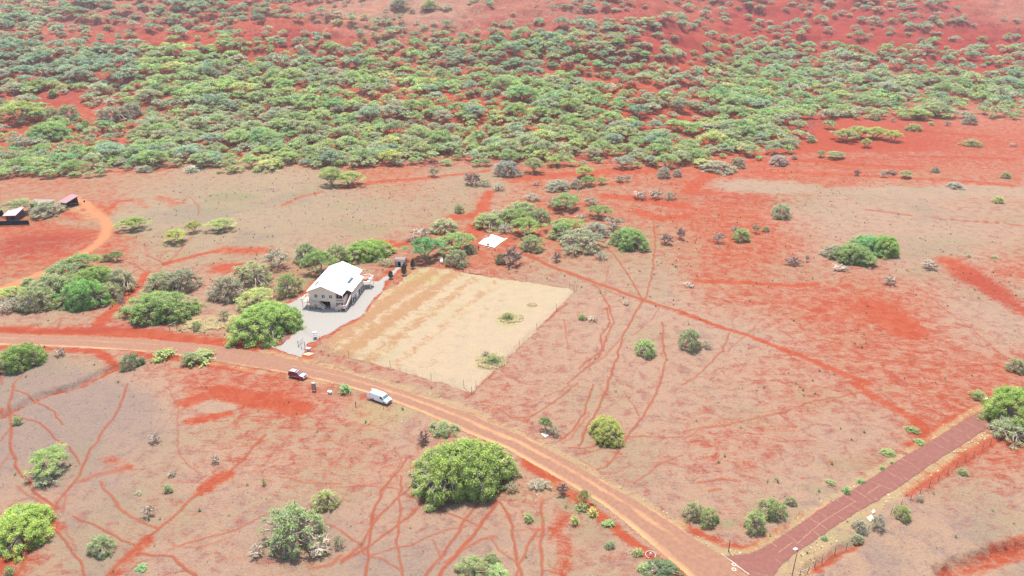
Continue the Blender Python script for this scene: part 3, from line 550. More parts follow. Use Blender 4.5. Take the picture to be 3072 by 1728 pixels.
# ------------------------------------------------------------ trees
def gen_tree(seed, Rr, H, tips, leaves, ls, shape='umbrella', twigs=1.0, flat=.38, clump=.17, grey=0.):
    """numbers for one tree: wood (V,F) and crown (V,F,tint,grey)"""
    r = np.random.default_rng(seed); wood = MB()
    T = []
    for k in range(tips):
        a = k * 2.399963 + r.uniform(-.5, .5); q = math.sqrt((k + .5) / tips) * r.uniform(.86, 1.12)
        lump = 1 + .20 * math.sin(a * 2 + seed) + .12 * math.sin(a * 5 + seed * 2.1)
        rad = Rr * q * lump * (1 - .5 * clump)
        if shape == 'umbrella': z = H * (.90 - .40 * q ** 2.4) * r.uniform(.88, 1.06)
        elif shape == 'dome':
            z = H * math.sqrt(max(.0, 1 - min(1, q) ** 2.2)) * r.uniform(.80, 1.0) + .10 * H
            if q > .72 and r.random() < .5: z *= r.uniform(.4, 1)
        else: z = H * r.uniform(.35, .98) * (1 - .35 * q)
        T.append(Vector((rad * math.cos(a), rad * math.sin(a), z)))
    if shape == 'dome':
        for k in range(tips // 3):
            a = r.uniform(0, 6.283); q = Rr * r.uniform(.80, .98) * (1 + .20 * math.sin(a * 2 + seed) + .12 * math.sin(a * 5 + seed * 2.1)) * (1 - .5 * clump)
            T.append(Vector((q * math.cos(a), q * math.sin(a), H * r.uniform(.06, .42))))
        tips = len(T)
    nst = max(2, min(7, int(tips ** .5 * .6))); hubs = []
    for k in range(nst):
        a = 6.283 * k / nst + r.uniform(-.5, .5); q = Rr * r.uniform(.22, .5)
        h = Vector((q * math.cos(a), q * math.sin(a), H * r.uniform(.34, .52))); hubs.append(h)
        m = h * .45 + Vector((r.uniform(-.1, .1) * Rr, r.uniform(-.1, .1) * Rr, 0)); w = .028 * Rr + .05
        wood.tube([(r.uniform(-.05, .05) * Rr, r.uniform(-.05, .05) * Rr, -.15), m, h], [w * 1.5, w * 1.05, w * .75], 5, False)
    mids = []
    for t in T:
        h = min(hubs, key=lambda p: (p - t).length); m = h.lerp(t, .5) + Vector(r.uniform(-.09, .09, 3)) * Rr; m.z += .02 * H; mids.append(m); w = (.012 * Rr + .025) * twigs
        wood.tube([h, m, t], [w * 1.3, w * .8, w * .4], 4, False)
        for z in range(int(2 * twigs)):
            e = t + Vector((r.uniform(-1, 1), r.uniform(-1, 1), r.uniform(-.1, .5))) * clump * Rr * 1.3; wood.tube([m.lerp(t, r.uniform(.3, .9)), e], [w * .5, w * .2], 3, False)
    if leaves <= 0: return wood, None
    n = leaves; ci = r.integers(0, tips, n); c = np.array([list(t) for t in T])[ci]; cs = r.uniform(.65, 1.25, tips)[ci]
    d = np.clip(r.normal(size=(n, 3)) * .5, -1.3, 1.3)
    cr = clump * Rr * cs * 1.12
    pos = c + d * np.stack([cr * 1.15, cr * 1.15, cr * 1.15 * flat], -1); pos[:, 2] -= .10 * (d[:, 0] ** 2 + d[:, 1] ** 2) * cr
    pos[:, 2] = np.maximum(pos[:, 2], .08)
    up = r.normal(size=(n, 3)) * .55 + [0, 0, 1]; up[:, :2] += d[:, :2] * .5; up /= np.linalg.norm(up, axis=1)[:, None]
    a = r.normal(size=(n, 3)); a -= (a * up).sum(1)[:, None] * up; a /= np.linalg.norm(a, axis=1)[:, None]; b = np.cross(up, a)
    L = (ls * r.uniform(.6, 1.4, n))[:, None]; a = a * L; b = b * L * r.uniform(.3, .55, n)[:, None]
    V = np.stack([pos - a, pos + b * .9 - a * .1, pos + a, pos - b * .9 + a * .1], 1).reshape(-1, 3); Fq = np.arange(4 * n).reshape(n, 4)
    ct = r.random(tips)[ci]; tint = np.clip(.55 * ct + .25 * (d[:, 2] * .5 + .5) + .45 * r.random(n) - .1, 0, 1)  # besides random variation, upper leaves of each clump painted lighter, as if lit from above
    gy = np.clip((r.random(n) < grey + .25 * (r.random(tips)[ci] < grey)) * .75 + .1 * r.random(n), 0, 1)
    return wood, (V, Fq, np.repeat(tint, 4), np.repeat(gy, 4))
PROTO = {}
def proto(key, *a, woodmat='wood', **k):
    wood, cr = gen_tree(*a, **k)
    wm = bpy.data.meshes.new(key + '_trunk'); wm.from_pydata([tuple(v) for v in wood.v], [], wood.f); wm.materials.append(MT[woodmat]); wm.update()
    cm = None
    if cr:
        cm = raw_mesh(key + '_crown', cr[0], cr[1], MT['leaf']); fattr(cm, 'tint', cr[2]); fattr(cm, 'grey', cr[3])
    PROTO[key] = (wm, cm, a[1], a[2])
# key, seed, radius, height, tips, leaves, leaf size
for i in range(3): proto('umbrella%d' % i, 10 + i, 5, 5.5, 60, 8500, .17, shape='umbrella', grey=.12, clump=.13)
for i in range(3): proto('olive%d' % i, 20 + i, 5, 5.0, 62, 6800, .16, shape='dome', twigs=2.0, grey=.35, clump=.115, flat=.6)
for i in range(3): proto('sparse%d' % i, 30 + i, 4, 4.4, 30, 1700, .16, shape='bush', twigs=2.4, grey=.6)
for i in range(2): proto('dense%d' % i, 40 + i, 8, 6.5, 190, 36000, .18, shape='dome', grey=.08, clump=.085, flat=.7)
for i in range(3): proto('bush%d' % i, 50 + i, 3, 2.8, 44, 4200, .13, shape='dome', twigs=1.5, grey=.2, clump=.15, flat=.7)
proto('great', 61, 11.5, 8.5, 400, 62000, .2, shape='dome', grey=.10, clump=.066, flat=.8, twigs=2.4)
for i in range(3): proto('bare%d' % i, 70 + i, 3, 3., 34, 160, .1, shape='bush', twigs=3.6, grey=1, woodmat='dead')
for i in range(2): proto('redbare%d' % i, 80 + i, 3, 3., 40, 420, .12, shape='bush', twigs=3.6, grey=.7, woodmat='rust_twig')
for i in range(5): proto('belt%d' % i, 90 + i, 5, 5.2, 34, 3000, .26, shape='umbrella', twigs=1.5, grey=.3, clump=.17)
for i in range(2): proto('tuft%d' % i, 100 + i, 1, .9, 16, 420, .13, shape='dome', grey=.2, clump=.3, flat=.7)
LC = dict(b=(.35, .47, .15), g=(.31, .41, .14), o=(.36, .41, .18), s=(.38, .39, .23), d=(.13, .21, .09), y=(.43, .48, .16), v=(.24, .42, .15), r=(.40, .35, .22), t=(.28, .38, .21), w=(.42, .43, .31))
def plant(base, Rm, Hm, kind, col, name, label, cat, group=None, rz=None):
    key = kind
    if kind not in PROTO:
        ks = [k for k in PROTO if k.rstrip('0123456789') == kind]; key = random.choice(ks)
    wm, cm, r0, h0 = PROTO[key]; root = empty(name, base, random.uniform(0, 6.28) if rz is None else rz)
    s = Rm / r0; root.scale = (s * random.uniform(.93, 1.07), s * random.uniform(.93, 1.07), Hm / h0)
    link('trunk', wm, root)
    if cm:
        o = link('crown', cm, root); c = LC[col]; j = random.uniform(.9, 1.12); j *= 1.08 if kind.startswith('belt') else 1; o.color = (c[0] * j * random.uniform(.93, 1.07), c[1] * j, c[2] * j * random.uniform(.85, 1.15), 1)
    tag(root, label, cat, group); return root
NAMES = dict(umbrella=('thorn_tree', 'tree'), olive=('thorn_tree', 'tree'), sparse=('thorn_shrub', 'shrub'), dense=('dense_tree', 'tree'), bush=('bush', 'bush'), great=('spreading_tree', 'tree'), bare=('dead_shrub', 'dead shrub'), redbare=('dead_shrub', 'dead shrub'), tuft=('weed_clump', 'weed'), belt=('thorn_tree', 'tree'))
def put_tree(c, bx, by, w, h, kind, col, label, grp=None):
    X, Y = cv(c, bx, by); w /= 2.516; h /= 2.516
    p = gp(X, Y); s, sn = px_scale(p); cs = math.sqrt(1 - sn * sn); r = w / 2 / s * (1.22 if c == 5 and 1050 < bx < 2100 and by < 500 else 1); k = kind.rstrip('0123456789')
    if k in ('umbrella', 'sparse', 'bare', 'redbare'): back = .12 * r; Hm = (h / s - .55 * r * sn) / cs
    else: back = .55 * r; Hm = (h / s - .95 * r * sn) / cs
    if k in ('dense', 'great', 'bush', 'olive'): Hm = min(Hm * .88, r * (1.15 if k != 'bush' else 1.45))
    Hm = max(Hm, .5 * r, .4); p = np.array([p[0], p[1] + back, 0.]); p[2] = height(p[:1], p[1:2])[0]
    n, cat = NAMES[k]; return plant(p, r, Hm, kind, col, n, label, cat, grp)
TREES = [
 # far left yard and the flat behind the house
 (4,150,165,235,125,'umbrella','o','flat-topped green tree behind the faded pink roof shed at the left edge'), (4,320,190,250,130,'olive','s','wide grey-green tree on orange dirt beside the maroon-roofed open shed'),
 (4,1010,285,205,110,'umbrella','y','umbrella tree leaning right over its dark shadow, leftmost of four on the grey flat','four small umbrella trees'), (4,1325,378,190,108,'umbrella','y','small bright umbrella tree nearest the camera of the four on the grey flat','four small umbrella trees'),
 (4,1465,305,115,92,'umbrella','y','smallest umbrella tree of the four on the grey flat','four small umbrella trees'), (4,1670,290,195,104,'umbrella','y','rightmost umbrella tree of the four on the grey flat','four small umbrella trees'),
 (4,795,528,85,78,'olive','g','small thin tree on the far rim of the left thicket, left of a fuller one'), (4,885,520,105,84,'umbrella','g','small full tree on the far rim of the left thicket by the pale puddle'),
 (4,610,600,250,150,'umbrella','g','green crown at the far top of the left thicket below the orange track','left roadside thicket'), (4,440,700,330,190,'olive','g','olive crown in the upper left of the left thicket','left roadside thicket'), (4,690,760,330,220,'dense','g','broad green crown in the middle of the left thicket','left roadside thicket'),
 (4,890,760,250,240,'olive','s','grey olive crown closing the right end of the left thicket','left roadside thicket'), (4,600,880,330,240,'dense','v','dark fresh green dome on the near side of the left thicket','left roadside thicket'), (4,350,800,320,200,'olive','o','grey brown crown behind the lone trunk in the left thicket','left roadside thicket'),
 (4,240,900,270,210,'olive','g','tree with visible forked trunk at the near left of the thicket'), (4,90,800,210,100,'umbrella','y','yellow green crown at the left edge of the photo in the thicket','left roadside thicket'), (4,80,895,200,120,'sparse','s','brownish half-bare shrub by the left edge above the road'), (4,200,710,120,70,'bush','g','small bush on the far left tip of the thicket'),
 (4,500,770,260,160,'olive','g','crown filling the heart of the left thicket','left roadside thicket'), (4,800,830,200,180,'olive','o','low crown on the shaded right flank of the left thicket','left roadside thicket'),
 (4,1200,760,260,180,'olive','o','grey olive tree at the far left of the middle roadside pair'), (4,1360,760,260,210,'olive','s','brownish tree leaning over bare ground at the right of the middle roadside pair'), (4,1160,985,470,260,'dense','g','big rounded green tree just above the main road, in front of the olive one'), (4,925,880,70,130,'bare','w','bleached bare snag left of the big rounded roadside tree'),
 (4,1700,830,280,210,'olive','s','grey half-bare tree left of the bright roadside thicket'), (4,1880,720,340,210,'olive','o','broad grey olive tree behind the bright roadside thicket'), (4,2160,790,200,190,'bush','g','rounded bush with white blossoms left of the gravel yard'), (4,2080,570,230,170,'sparse','s','bare grey tree over a brush pile behind the house'),
 (4,2305,545,220,190,'olive','g','tree with a tall bare trunk behind the house, beside the brush pile'), (4,2410,610,250,190,'umbrella','g','green tree directly behind the white roof, left of the ridge'), (4,2540,540,200,160,'olive','g','olive tree behind the white roof near the ridge'),
 (4,1930,870,300,150,'umbrella','y','yellow green crown at the back of the bright roadside thicket'), (4,1960,1115,470,300,'dense','b','largest bright green dome of the roadside thicket left of the driveway'), (4,2130,1030,270,200,'dense','b','bright green dome on the driveway side of the roadside thicket'), (4,1790,1050,200,130,'bush','y','low yellow green bush at the left foot of the bright thicket'),
 (4,1475,1045,80,82,'bush','g','small round bush in dry grass beside the left gate posts'), (4,1690,965,100,85,'sparse','g','thin shrub in dry grass between gate and bright thicket'),
 (4,120,1345,300,215,'dense','g','feathery green tree at the left edge below the main road'), (4,975,1335,170,125,'bush','d','dark green bush beside the washed-out ditch below the road'), (4,1225,1240,75,50,'umbrella','g','tiny flat-topped sapling on the lower road verge, left one'), (4,1440,1295,140,95,'umbrella','o','small flat-topped sapling cluster on the lower road verge'), (4,1555,1265,55,45,'umbrella','o','lone thin sapling right of the cluster on the lower verge'),
 (4,1220,1270,180,30,'tuft','g','low grey green growth along the lower road verge, left part'), (4,1480,1300,220,40,'tuft','g','low grey green growth under the verge saplings'), (4,455,1235,90,70,'bare','w','thin dead sapling on the rim of the grey mound'),
 # round the shed and slab
 (5,190,515,330,170,'dense','b','bright green dome bush between the house ridge and the shed'), (5,770,310,240,120,'olive','o','olive crown behind the green trees right of the shed'), (5,610,350,150,100,'bare','s','heap of tangled dead branches behind the shed trees'), (5,520,370,90,40,'redbare','r','low brown brush at the left foot of the dead heap'),
 (5,640,510,270,190,'umbrella','v','fresh green tree right of the three small cypress shrubs'), (5,860,450,290,160,'umbrella','g','wide green tree behind the white board, left of the slab'), (5,870,565,190,165,'olive','o','sparse tree casting deep shade left of the rail gate'), (5,965,470,110,130,'olive','g','tree edge between the wide tree and the standing person'),
 (5,890,162,75,68,'bush','g','tiny shrub alone on the red flat above the slab'), (5,320,545,110,60,'sparse','y','pale flowering shrub just left of the shed'), (5,370,560,80,60,'sparse','y','second pale shrub touching the shed wall'),
 (5,1110,280,220,135,'olive','g','leftmost crown of the grey thicket behind the slab','thicket behind the slab'), (5,1210,240,190,120,'olive','s','grey crown at the back left of the thicket behind the slab','thicket behind the slab'), (5,1370,180,230,110,'olive','g','crown at the far rim of the thicket behind the slab','thicket behind the slab'),
 (5,1320,240,180,130,'umbrella','g','greener crown mid thicket behind the slab','thicket behind the slab'), (5,1390,325,200,150,'umbrella','g','green tree with bare legs right behind the slab','thicket behind the slab'), (5,1500,250,150,140,'olive','g','tree with a clear trunk right of the slab thicket','thicket behind the slab'), (5,1240,300,120,70,'sparse','s','brown shrub at the feet of the slab thicket'),
 (5,1700,125,215,125,'umbrella','g','green three-stemmed tree standing behind the grey shrub patch'), (5,1600,105,110,80,'sparse','s','grey shrub left of the three-stemmed tree'), (5,1440,60,120,60,'sparse','w','pale shrub on the upper left of the shrub patch'), (5,1440,450,165,140,'olive','g','tree right of the slab above the rail gate'),
 (5,1290,545,180,170,'redbare','r','tall reddish half-dead shrub nearest the rail gate'), (5,1200,545,90,100,'bush','d','dark green shrub left of the reddish half-dead one'), (5,1950,195,150,105,'umbrella','g','green crown at the right back of the shrub patch'), (5,1890,100,110,80,'sparse','s','pale shrub behind the right part of the shrub patch'),
 (5,1690,300,230,110,'umbrella','g','green crown at the back middle of the grey shrub patch'), (5,1820,440,300,180,'olive','s','large grey-pink twiggy tree in the middle of the shrub patch'), (5,1660,350,180,130,'olive','g','green crown on the left of the shrub patch'), (5,1930,340,180,120,'olive','s','grey crown right of the middle of the shrub patch'), (5,1750,470,140,90,'sparse','g','low green shrub at the near foot of the shrub patch'),
 (5,2060,290,140,120,'sparse','s','pale twiggy tree between the shrub patch and the round green one'), (5,1810,215,85,65,'bare','w','dead snag at the back of the shrub patch'), (5,2185,430,300,175,'dense','g','round green tree standing apart at the right of the shrub patch'), (5,1625,522,80,80,'redbare','s','small dead shrub in front of the shrub patch'), (5,1965,508,100,72,'sparse','w','small pale shrub in front of the round green tree'),
 (5,2250,52,120,70,'bare','s','left bush of the dead row on red ground'), (5,2370,50,120,80,'bare','s','middle bush of the dead row on red ground'), (5,2480,55,110,70,'sparse','s','right bush of the dead row on red ground'), (5,2450,392,110,90,'redbare','s','bleached shrub right of the round green tree'), (5,2560,355,80,95,'redbare','s','second bleached shrub right of the round green tree'),
 (5,1255,965,90,60,'bush','g','green bush inside the straw-coloured lot'), (5,1145,1300,120,80,'bush','g','green bush by the near right fence of the straw lot'), (5,1090,1240,60,50,'bare','w','bleached dead twigs beside the bush by the lot fence'), (5,1820,968,70,48,'bush','g','small green bush right of the lot fence'), (5,1900,968,90,40,'bare','w','fallen dead branches right of the small bush by the lot'),
 (5,2300,1240,165,140,'bush','b','round green bush with a dark underside on the red flat'), (5,2150,850,60,30,'bare','w','low dead scrub beside the crossing tracks'),
 # right-hand flat
 (6,60,1195,190,185,'bush','o','rounded olive tree beside bleached branches, right of the tracks'), (6,175,1175,100,65,'sparse','s','low grey shrub at the right foot of the rounded olive tree'), (6,755,200,160,130,'olive','o','lone brown green bush on the upper flat'), (6,265,382,95,100,'bare','s','bleached dead shrub, leftmost of the row on the green patch'), (6,395,325,75,90,'bare','s','second bleached shrub of the row on the green patch'),
 (6,455,375,150,110,'bush','g','green shrub in the middle of the row on the green patch'), (6,550,310,65,95,'sparse','o','upright shrub right of the middle of the row'), (6,632,302,62,82,'olive','o','little tree ending the row on the right, with its own shadow'),
 (6,1180,500,210,110,'olive','s','brown low left end of the long wedge-shaped thicket','wedge-shaped thicket'), (6,1310,545,260,170,'dense','g','near middle crown of the wedge-shaped thicket','wedge-shaped thicket'), (6,1430,465,260,150,'dense','v','far middle crown of the wedge-shaped thicket','wedge-shaped thicket'), (6,1545,480,225,165,'dense','b','tall bright crown at the right end of the wedge-shaped thicket','wedge-shaped thicket'), (6,1400,550,150,90,'umbrella','g','lowest front crown of the wedge-shaped thicket','wedge-shaped thicket'),
 (6,1190,588,130,50,'bare','w','dead branches at the near foot of the wedge-shaped thicket'), (6,830,548,120,78,'redbare','s','pinkish dead shrub left of the wedge thicket'), (6,937,526,34,65,'bare','s','thin bare sapling left of the wedge thicket'), (6,1860,580,120,80,'bare','g','half-dead bush right of the wedge thicket'), (6,1560,697,105,75,'bare','w','bleached leafless bush on bare grey ground'), (6,50,712,95,35,'bare','w','flat spread of fallen twigs on red soil'),
 (6,2395,85,95,58,'bush','y','small bush on pale ground near the upper right edge'), (6,2540,1370,150,150,'olive','g','shrub at the right edge where the side road leaves the picture'), (6,2165,493,35,20,'tuft','g','tiny green shrub on the far right flat, left one'), (6,2360,502,50,22,'tuft','g','tiny green shrub on the far right flat, right one'),
 # lower left flat
 (7,370,660,310,190,'umbrella','b','bright flat-topped tree in the lower left field'), (7,340,730,240,110,'sparse','g','shaded undergrowth beneath the bright flat-topped tree'), (7,110,1225,460,300,'dense','b','bright green dome cut by the left edge of the photo'), (7,740,1290,200,150,'olive','g','small tree with bare curved trunks at the lower left'), (7,2445,950,195,170,'olive','y','olive tree beside the big grey green one'),
 (7,2190,1270,470,370,'olive','g','big grey green tree with bleached branches in the lower field'), (7,2420,1260,220,120,'bare','w','bleached branches sprawling right of the big grey green tree'), (7,2560,1230,90,100,'sparse','g','small shrub right of the bleached branches'), (7,125,312,75,62,'tuft','g','small shrub beside the eroded ditch at the left edge'), (7,60,1449,80,65,'tuft','g','small bush at the very bottom left corner'),
 (7,1265,822,68,62,'tuft','g','little round shrub in the middle of the lower field'), (7,1992,768,32,48,'tuft','y','tiny yellow green sapling in the lower field'), (7,1165,440,95,80,'bare','w','bleached twiggy bush in the upper lower-left field'), (7,1625,595,75,70,'bare','w','small dead snag on the lower field'), (7,1125,1000,105,100,'bare','s','dark forked deadwood in the lower field'), (7,1040,838,60,30,'tuft','s','low grey shrub left of the little round one'),
 (7,1300,690,70,50,'bare','w','scatter of bleached sticks above the little round shrub'), (7,1940,1290,140,90,'bare','s','dark dead brush left of the big grey green tree'), (7,1060,1410,90,40,'tuft','v','low green patch at the bottom of the field'),
 # big tree beside the road
 (8,905,862,690,470,'great','b','largest spreading green tree beside the main road'), (8,770,390,210,110,'bush','o','olive and rust bush behind the largest tree'), (8,620,440,100,100,'redbare','r','rust-red dead bush left of the largest tree'), (8,1230,700,220,170,'bush','o','olive bush joined to the right side of the largest tree'), (8,1040,850,190,110,'bush','v','vivid green bush at the near foot of the largest tree'),
 (8,2010,435,290,190,'dense','y','lone round yellow green tree right of the main road'), (8,1540,350,95,110,'umbrella','g','thin sapling beside the pale slab, right of the road'), (8,1610,385,90,80,'sparse','s','dry shrub right of the sapling by the pale slab'), (8,990,1470,230,170,'bush','g','bright clump at the bottom edge, left part'), (8,1130,1375,125,105,'olive','g','clump at the bottom edge, upper right part'), (8,1170,1480,200,100,'bush','b','clump at the bottom edge, lower right part'),
 (8,1410,1045,85,65,'tuft','g','small bush in the grassy ring below the largest tree'), (8,1290,805,100,80,'sparse','y','pale dry bush with bleached twigs by the dirt shoulder'), (8,1825,905,105,115,'umbrella','o','leaning sapling with a flat crown on the red shoulder'), (8,1665,835,90,105,'redbare','s','reddish dry shrub on the shoulder, left of the sapling'), (8,1760,1065,80,65,'tuft','y','weedy green clump below the sapling'),
 (8,2030,1245,75,55,'tuft','t','blue green agave-like clump near the hydrant ring'), (8,2440,1470,250,110,'bush','d','dark green bush on the bottom edge left of the junction'), (8,2240,1300,80,55,'tuft','y','weedy clump left of the hydrant ring'), (8,1500,780,160,70,'sparse','s','heap of grey dry brush along the shoulder'), (8,2020,1080,90,50,'tuft','v','fresh green weeds on the red shoulder'), (8,20,75,110,70,'tuft','v','fresh green weeds beside the small white utility box'),
 (8,1900,1000,90,60,'tuft','y','yellow green tall grass on the shoulder, right clump'), (8,1820,960,90,60,'tuft','y','yellow green tall grass on the shoulder, left clump'), (8,2290,1420,100,60,'tuft','g','grey green weeds near the bottom, left of the dark bush'),
 # by the junction and the side road
 (9,90,1030,160,170,'bush','o','left half of the twin bush inside the road bend'), (9,200,1070,150,220,'bush','g','right, taller half of the twin bush inside the road bend'), (9,560,1120,190,200,'bush','o','left half of the long bush inside the road bend'), (9,690,1020,190,160,'bush','g','right half of the long bush inside the road bend'), (9,822,918,88,130,'olive','o','slim little tree right of the long bush'),
 (9,2540,330,430,330,'dense','b','large bright tree overhanging the side road at the right edge'), (9,2530,430,330,190,'olive','o','dark lower boughs beneath the large tree at the right edge'), (9,2240,125,120,85,'bush','g','bush beside the white concrete block on the side road'), (9,1560,542,105,52,'bush','g','low bush on the flat left of the side road'), (9,1240,828,62,48,'tuft','v','largest green clump on the left kerb of the side road'),
 (9,1350,752,60,36,'tuft','v','pair of green clumps on the left kerb of the side road'), (9,1510,648,42,28,'tuft','v','single green clump on the left kerb, midway'), (9,1580,602,30,18,'tuft','v','tiny green clump on the left kerb past midway'), (9,1800,455,80,34,'tuft','v','row of green clumps on the left kerb further up'), (9,1670,1030,125,165,'bush','g','bush with deep shade on the fence line of the side road'),
 (9,1350,1120,125,110,'olive','s','grey bush below the pale slab, left one'), (9,1470,1085,130,110,'sparse','s','grey dry bush below the pale slab, right one'), (9,1330,1190,95,85,'olive','o','small bush nearest the camera below the pale slab'), (9,1120,762,75,40,'tuft','g','low clump in the field left of the side road'), (9,2120,690,85,55,'bush','g','small bush alone on red soil beyond the side road fence'),
 (9,1075,1182,50,32,'tuft','v','green clump on the right verge near the lamp'), (9,1750,370,100,35,'tuft','g','flat grey green clump far up the field by the side road'), (9,1790,880,70,50,'sparse','s','grey shrub on the fence line'),
 # upper right flat
 (3,1220,1065,180,95,'umbrella','o','left crown of the flat-topped group on the far right flat','flat-topped group'), (3,1330,1045,190,100,'umbrella','y','second crown of the flat-topped group','flat-topped group'), (3,1450,1045,180,95,'umbrella','y','third crown of the flat-topped group','flat-topped group'), (3,1590,1070,135,90,'umbrella','y','right crown of the flat-topped group','flat-topped group'), (3,1385,1112,92,72,'umbrella','y','lone crown just in front of the flat-topped group'),
 (3,1150,1195,150,60,'umbrella','o','low bush right half of a pair on the far right flat'), (3,1040,1185,70,55,'umbrella','o','low bush left half of a pair on the far right flat'), (3,735,1252,150,92,'olive','w','pale tree left on the red stretch of the far flat'), (3,845,1205,42,48,'olive','s','tiny tree right of the pale one on the far flat'),
 (3,280,1305,260,90,'olive','s','broad grey brush at the top of the grey field'), (3,425,1270,130,90,'olive','s','taller right end of the broad grey brush'), (3,810,1105,170,80,'sparse','s','brown shrub patch above the red stretch'), (3,985,1075,80,32,'bush','y','small yellow green bush on the far right flat, left of the group'),
 (3,1750,900,220,90,'umbrella','y','near left crown of the twin far clump'), (3,1900,880,220,120,'umbrella','o','far right crown of the twin far clump'), (3,1460,908,95,60,'bush','o','small brown bush left of the twin far clump'), (3,1585,920,45,38,'sparse','s','tiny bush between brown bush and twin clump'), (3,1765,992,130,62,'bush','g','low dark bush below the twin far clump'),
 (3,1880,946,50,28,'tuft','y','tiny bush right of the low dark one'), (3,1995,948,55,42,'sparse','s','wispy shrub on the far right flat'), (3,2185,942,135,82,'olive','s','grey shrub near the right edge of the far flat'), (3,2200,1108,125,64,'bush','o','rounded bush on the red flat near the right edge'), (3,2495,1105,62,34,'bare','s','small dead bush at the right edge of the far flat'),
 (3,2080,1424,135,50,'bush','w','low pale bush at the top of the right grey field'), (3,2452,1348,80,52,'bush','g','small green bush near the right edge, upper flat'), (3,1912,1303,62,62,'olive','s','tiny umbrella tree on the red flat'), (3,1312,1325,48,56,'redbare','r','small reddish dead tree on the red flat'), (3,1515,1338,62,50,'bare','s','dead shrub left of the fence line on the red flat'),
 (3,1680,1342,105,62,'umbrella','o','little flat tree at the right of the dead row on the red flat'), (3,1575,1312,100,40,'redbare','s','bleached brush in the dead row on the red flat'), (3,1160,808,92,46,'bush','w','pale bush below the belt on the far right'), (3,1290,758,52,26,'bush','g','tiny bush at the belt foot, far right'), (3,1210,884,115,50,'sparse','g','scrubby low patch right of the spur of trees'),
 (3,325,1122,95,62,'umbrella','o','small flat tree at the belt edge, right of centre'), (3,72,1205,115,82,'umbrella','y','small bright umbrella tree alone at the belt edge, right of centre'),
 # belt edge, middle and left
 (2,695,1332,90,88,'sparse','s','dry brown shrub alone on red ground, middle left'), (2,1250,1335,220,135,'olive','w','pale feathery tree with dark feet near the belt edge'), (2,1455,1302,160,120,'umbrella','o','olive umbrella tree right of the pale feathery one'), (2,985,1395,150,120,'redbare','s','reddish bare thicket on the flat, left part'), (2,1075,1405,110,60,'sparse','g','low green right part of the reddish bare thicket'), (2,1190,1432,120,55,'sparse','s','low brown shrub below the pale feathery tree'),
 (2,1835,1335,145,92,'umbrella','y','yellow green umbrella tree behind the shrub patch'), (2,1865,1402,135,82,'umbrella','g','green umbrella tree just above the shrub patch'), (2,1965,1392,85,60,'umbrella','y','small umbrella tree right of the green one'), (2,1640,1440,220,90,'olive','s','broad pinkish grey shrub at the top of the patch'), (2,1775,1425,110,80,'olive','s','grey shrub joined to the broad pinkish one'),
 (2,2100,1372,82,52,'umbrella','w','tiny pale umbrella shrub, left of two'), (2,2160,1372,50,50,'umbrella','w','tiny pale umbrella shrub, right of two'), (2,2330,1252,115,84,'umbrella','w','pale umbrella tree below the belt, right of centre'), (2,2440,1345,125,92,'olive','w','pale rounded shrub beside a twin at the right of centre'), (2,2540,1335,85,92,'olive','w','twin of the pale rounded shrub, on its right'), (2,1470,1400,60,36,'bare','s','scrap of dead brush above the patch'),
 (2,60,1400,230,120,'umbrella','y','low bright tree closing the belt near the track bend'), (1,2500,1405,200,150,'umbrella','y','rounded bright tree at the belt tip, left of the track bend'), (1,2500,1340,160,90,'umbrella','o','olive tree behind the rounded bright one'), (1,1150,1235,180,90,'umbrella','y','flat bright tree at the belt foot, left'), (1,1070,1302,155,58,'bush','w','low pale bush in front of the belt foot, left'),
 (1,1430,1302,130,36,'tuft','w','flat pale bush on the red ground, left'), (1,1520,1268,80,50,'sparse','s','small shrub below the log pile'), (1,1765,1302,130,60,'umbrella','y','arched little tree with a hollow underside'), (1,2015,1292,245,92,'bush','y','wide low yellow green bush on the upper flat'), (1,1650,1312,50,24,'tuft','y','tiny bush left of the arched tree'), (1,1260,1135,170,92,'umbrella','b','brightest umbrella tree on the belt edge, left'),
 (1,150,925,290,170,'umbrella','y','large bright tree on the red slope at the left edge'), (1,385,912,130,95,'olive','g','left tree of the pair on the red slope'), (1,500,920,175,130,'olive','g','right tree of the pair on the red slope'), (1,390,745,62,76,'bush','d','small dark upright bush on the red slope'), (1,175,702,120,72,'umbrella','w','pale little tree on the far left slope'), (1,300,697,42,52,'sparse','s','tiny pale tree right of the little one'),
 (1,330,1065,340,150,'dense','g','broad dark green clump above the track fork at the left'), (1,170,1120,220,120,'sparse','s','dark half-dead brush below the broad clump'), (1,655,985,70,80,'umbrella','g','small tree with a shadow in the red gap'), (1,830,930,250,130,'olive','s','grey tree at the right rim of the red slope'), (1,980,890,170,110,'olive','s','second grey tree at the right rim of the red slope'),
 (2,665,90,140,70,'bush','y','single rounded bright bush high on the red hillside'), (2,435,80,130,55,'olive','t','grey bush left of the rounded bright one on the hillside'),
]
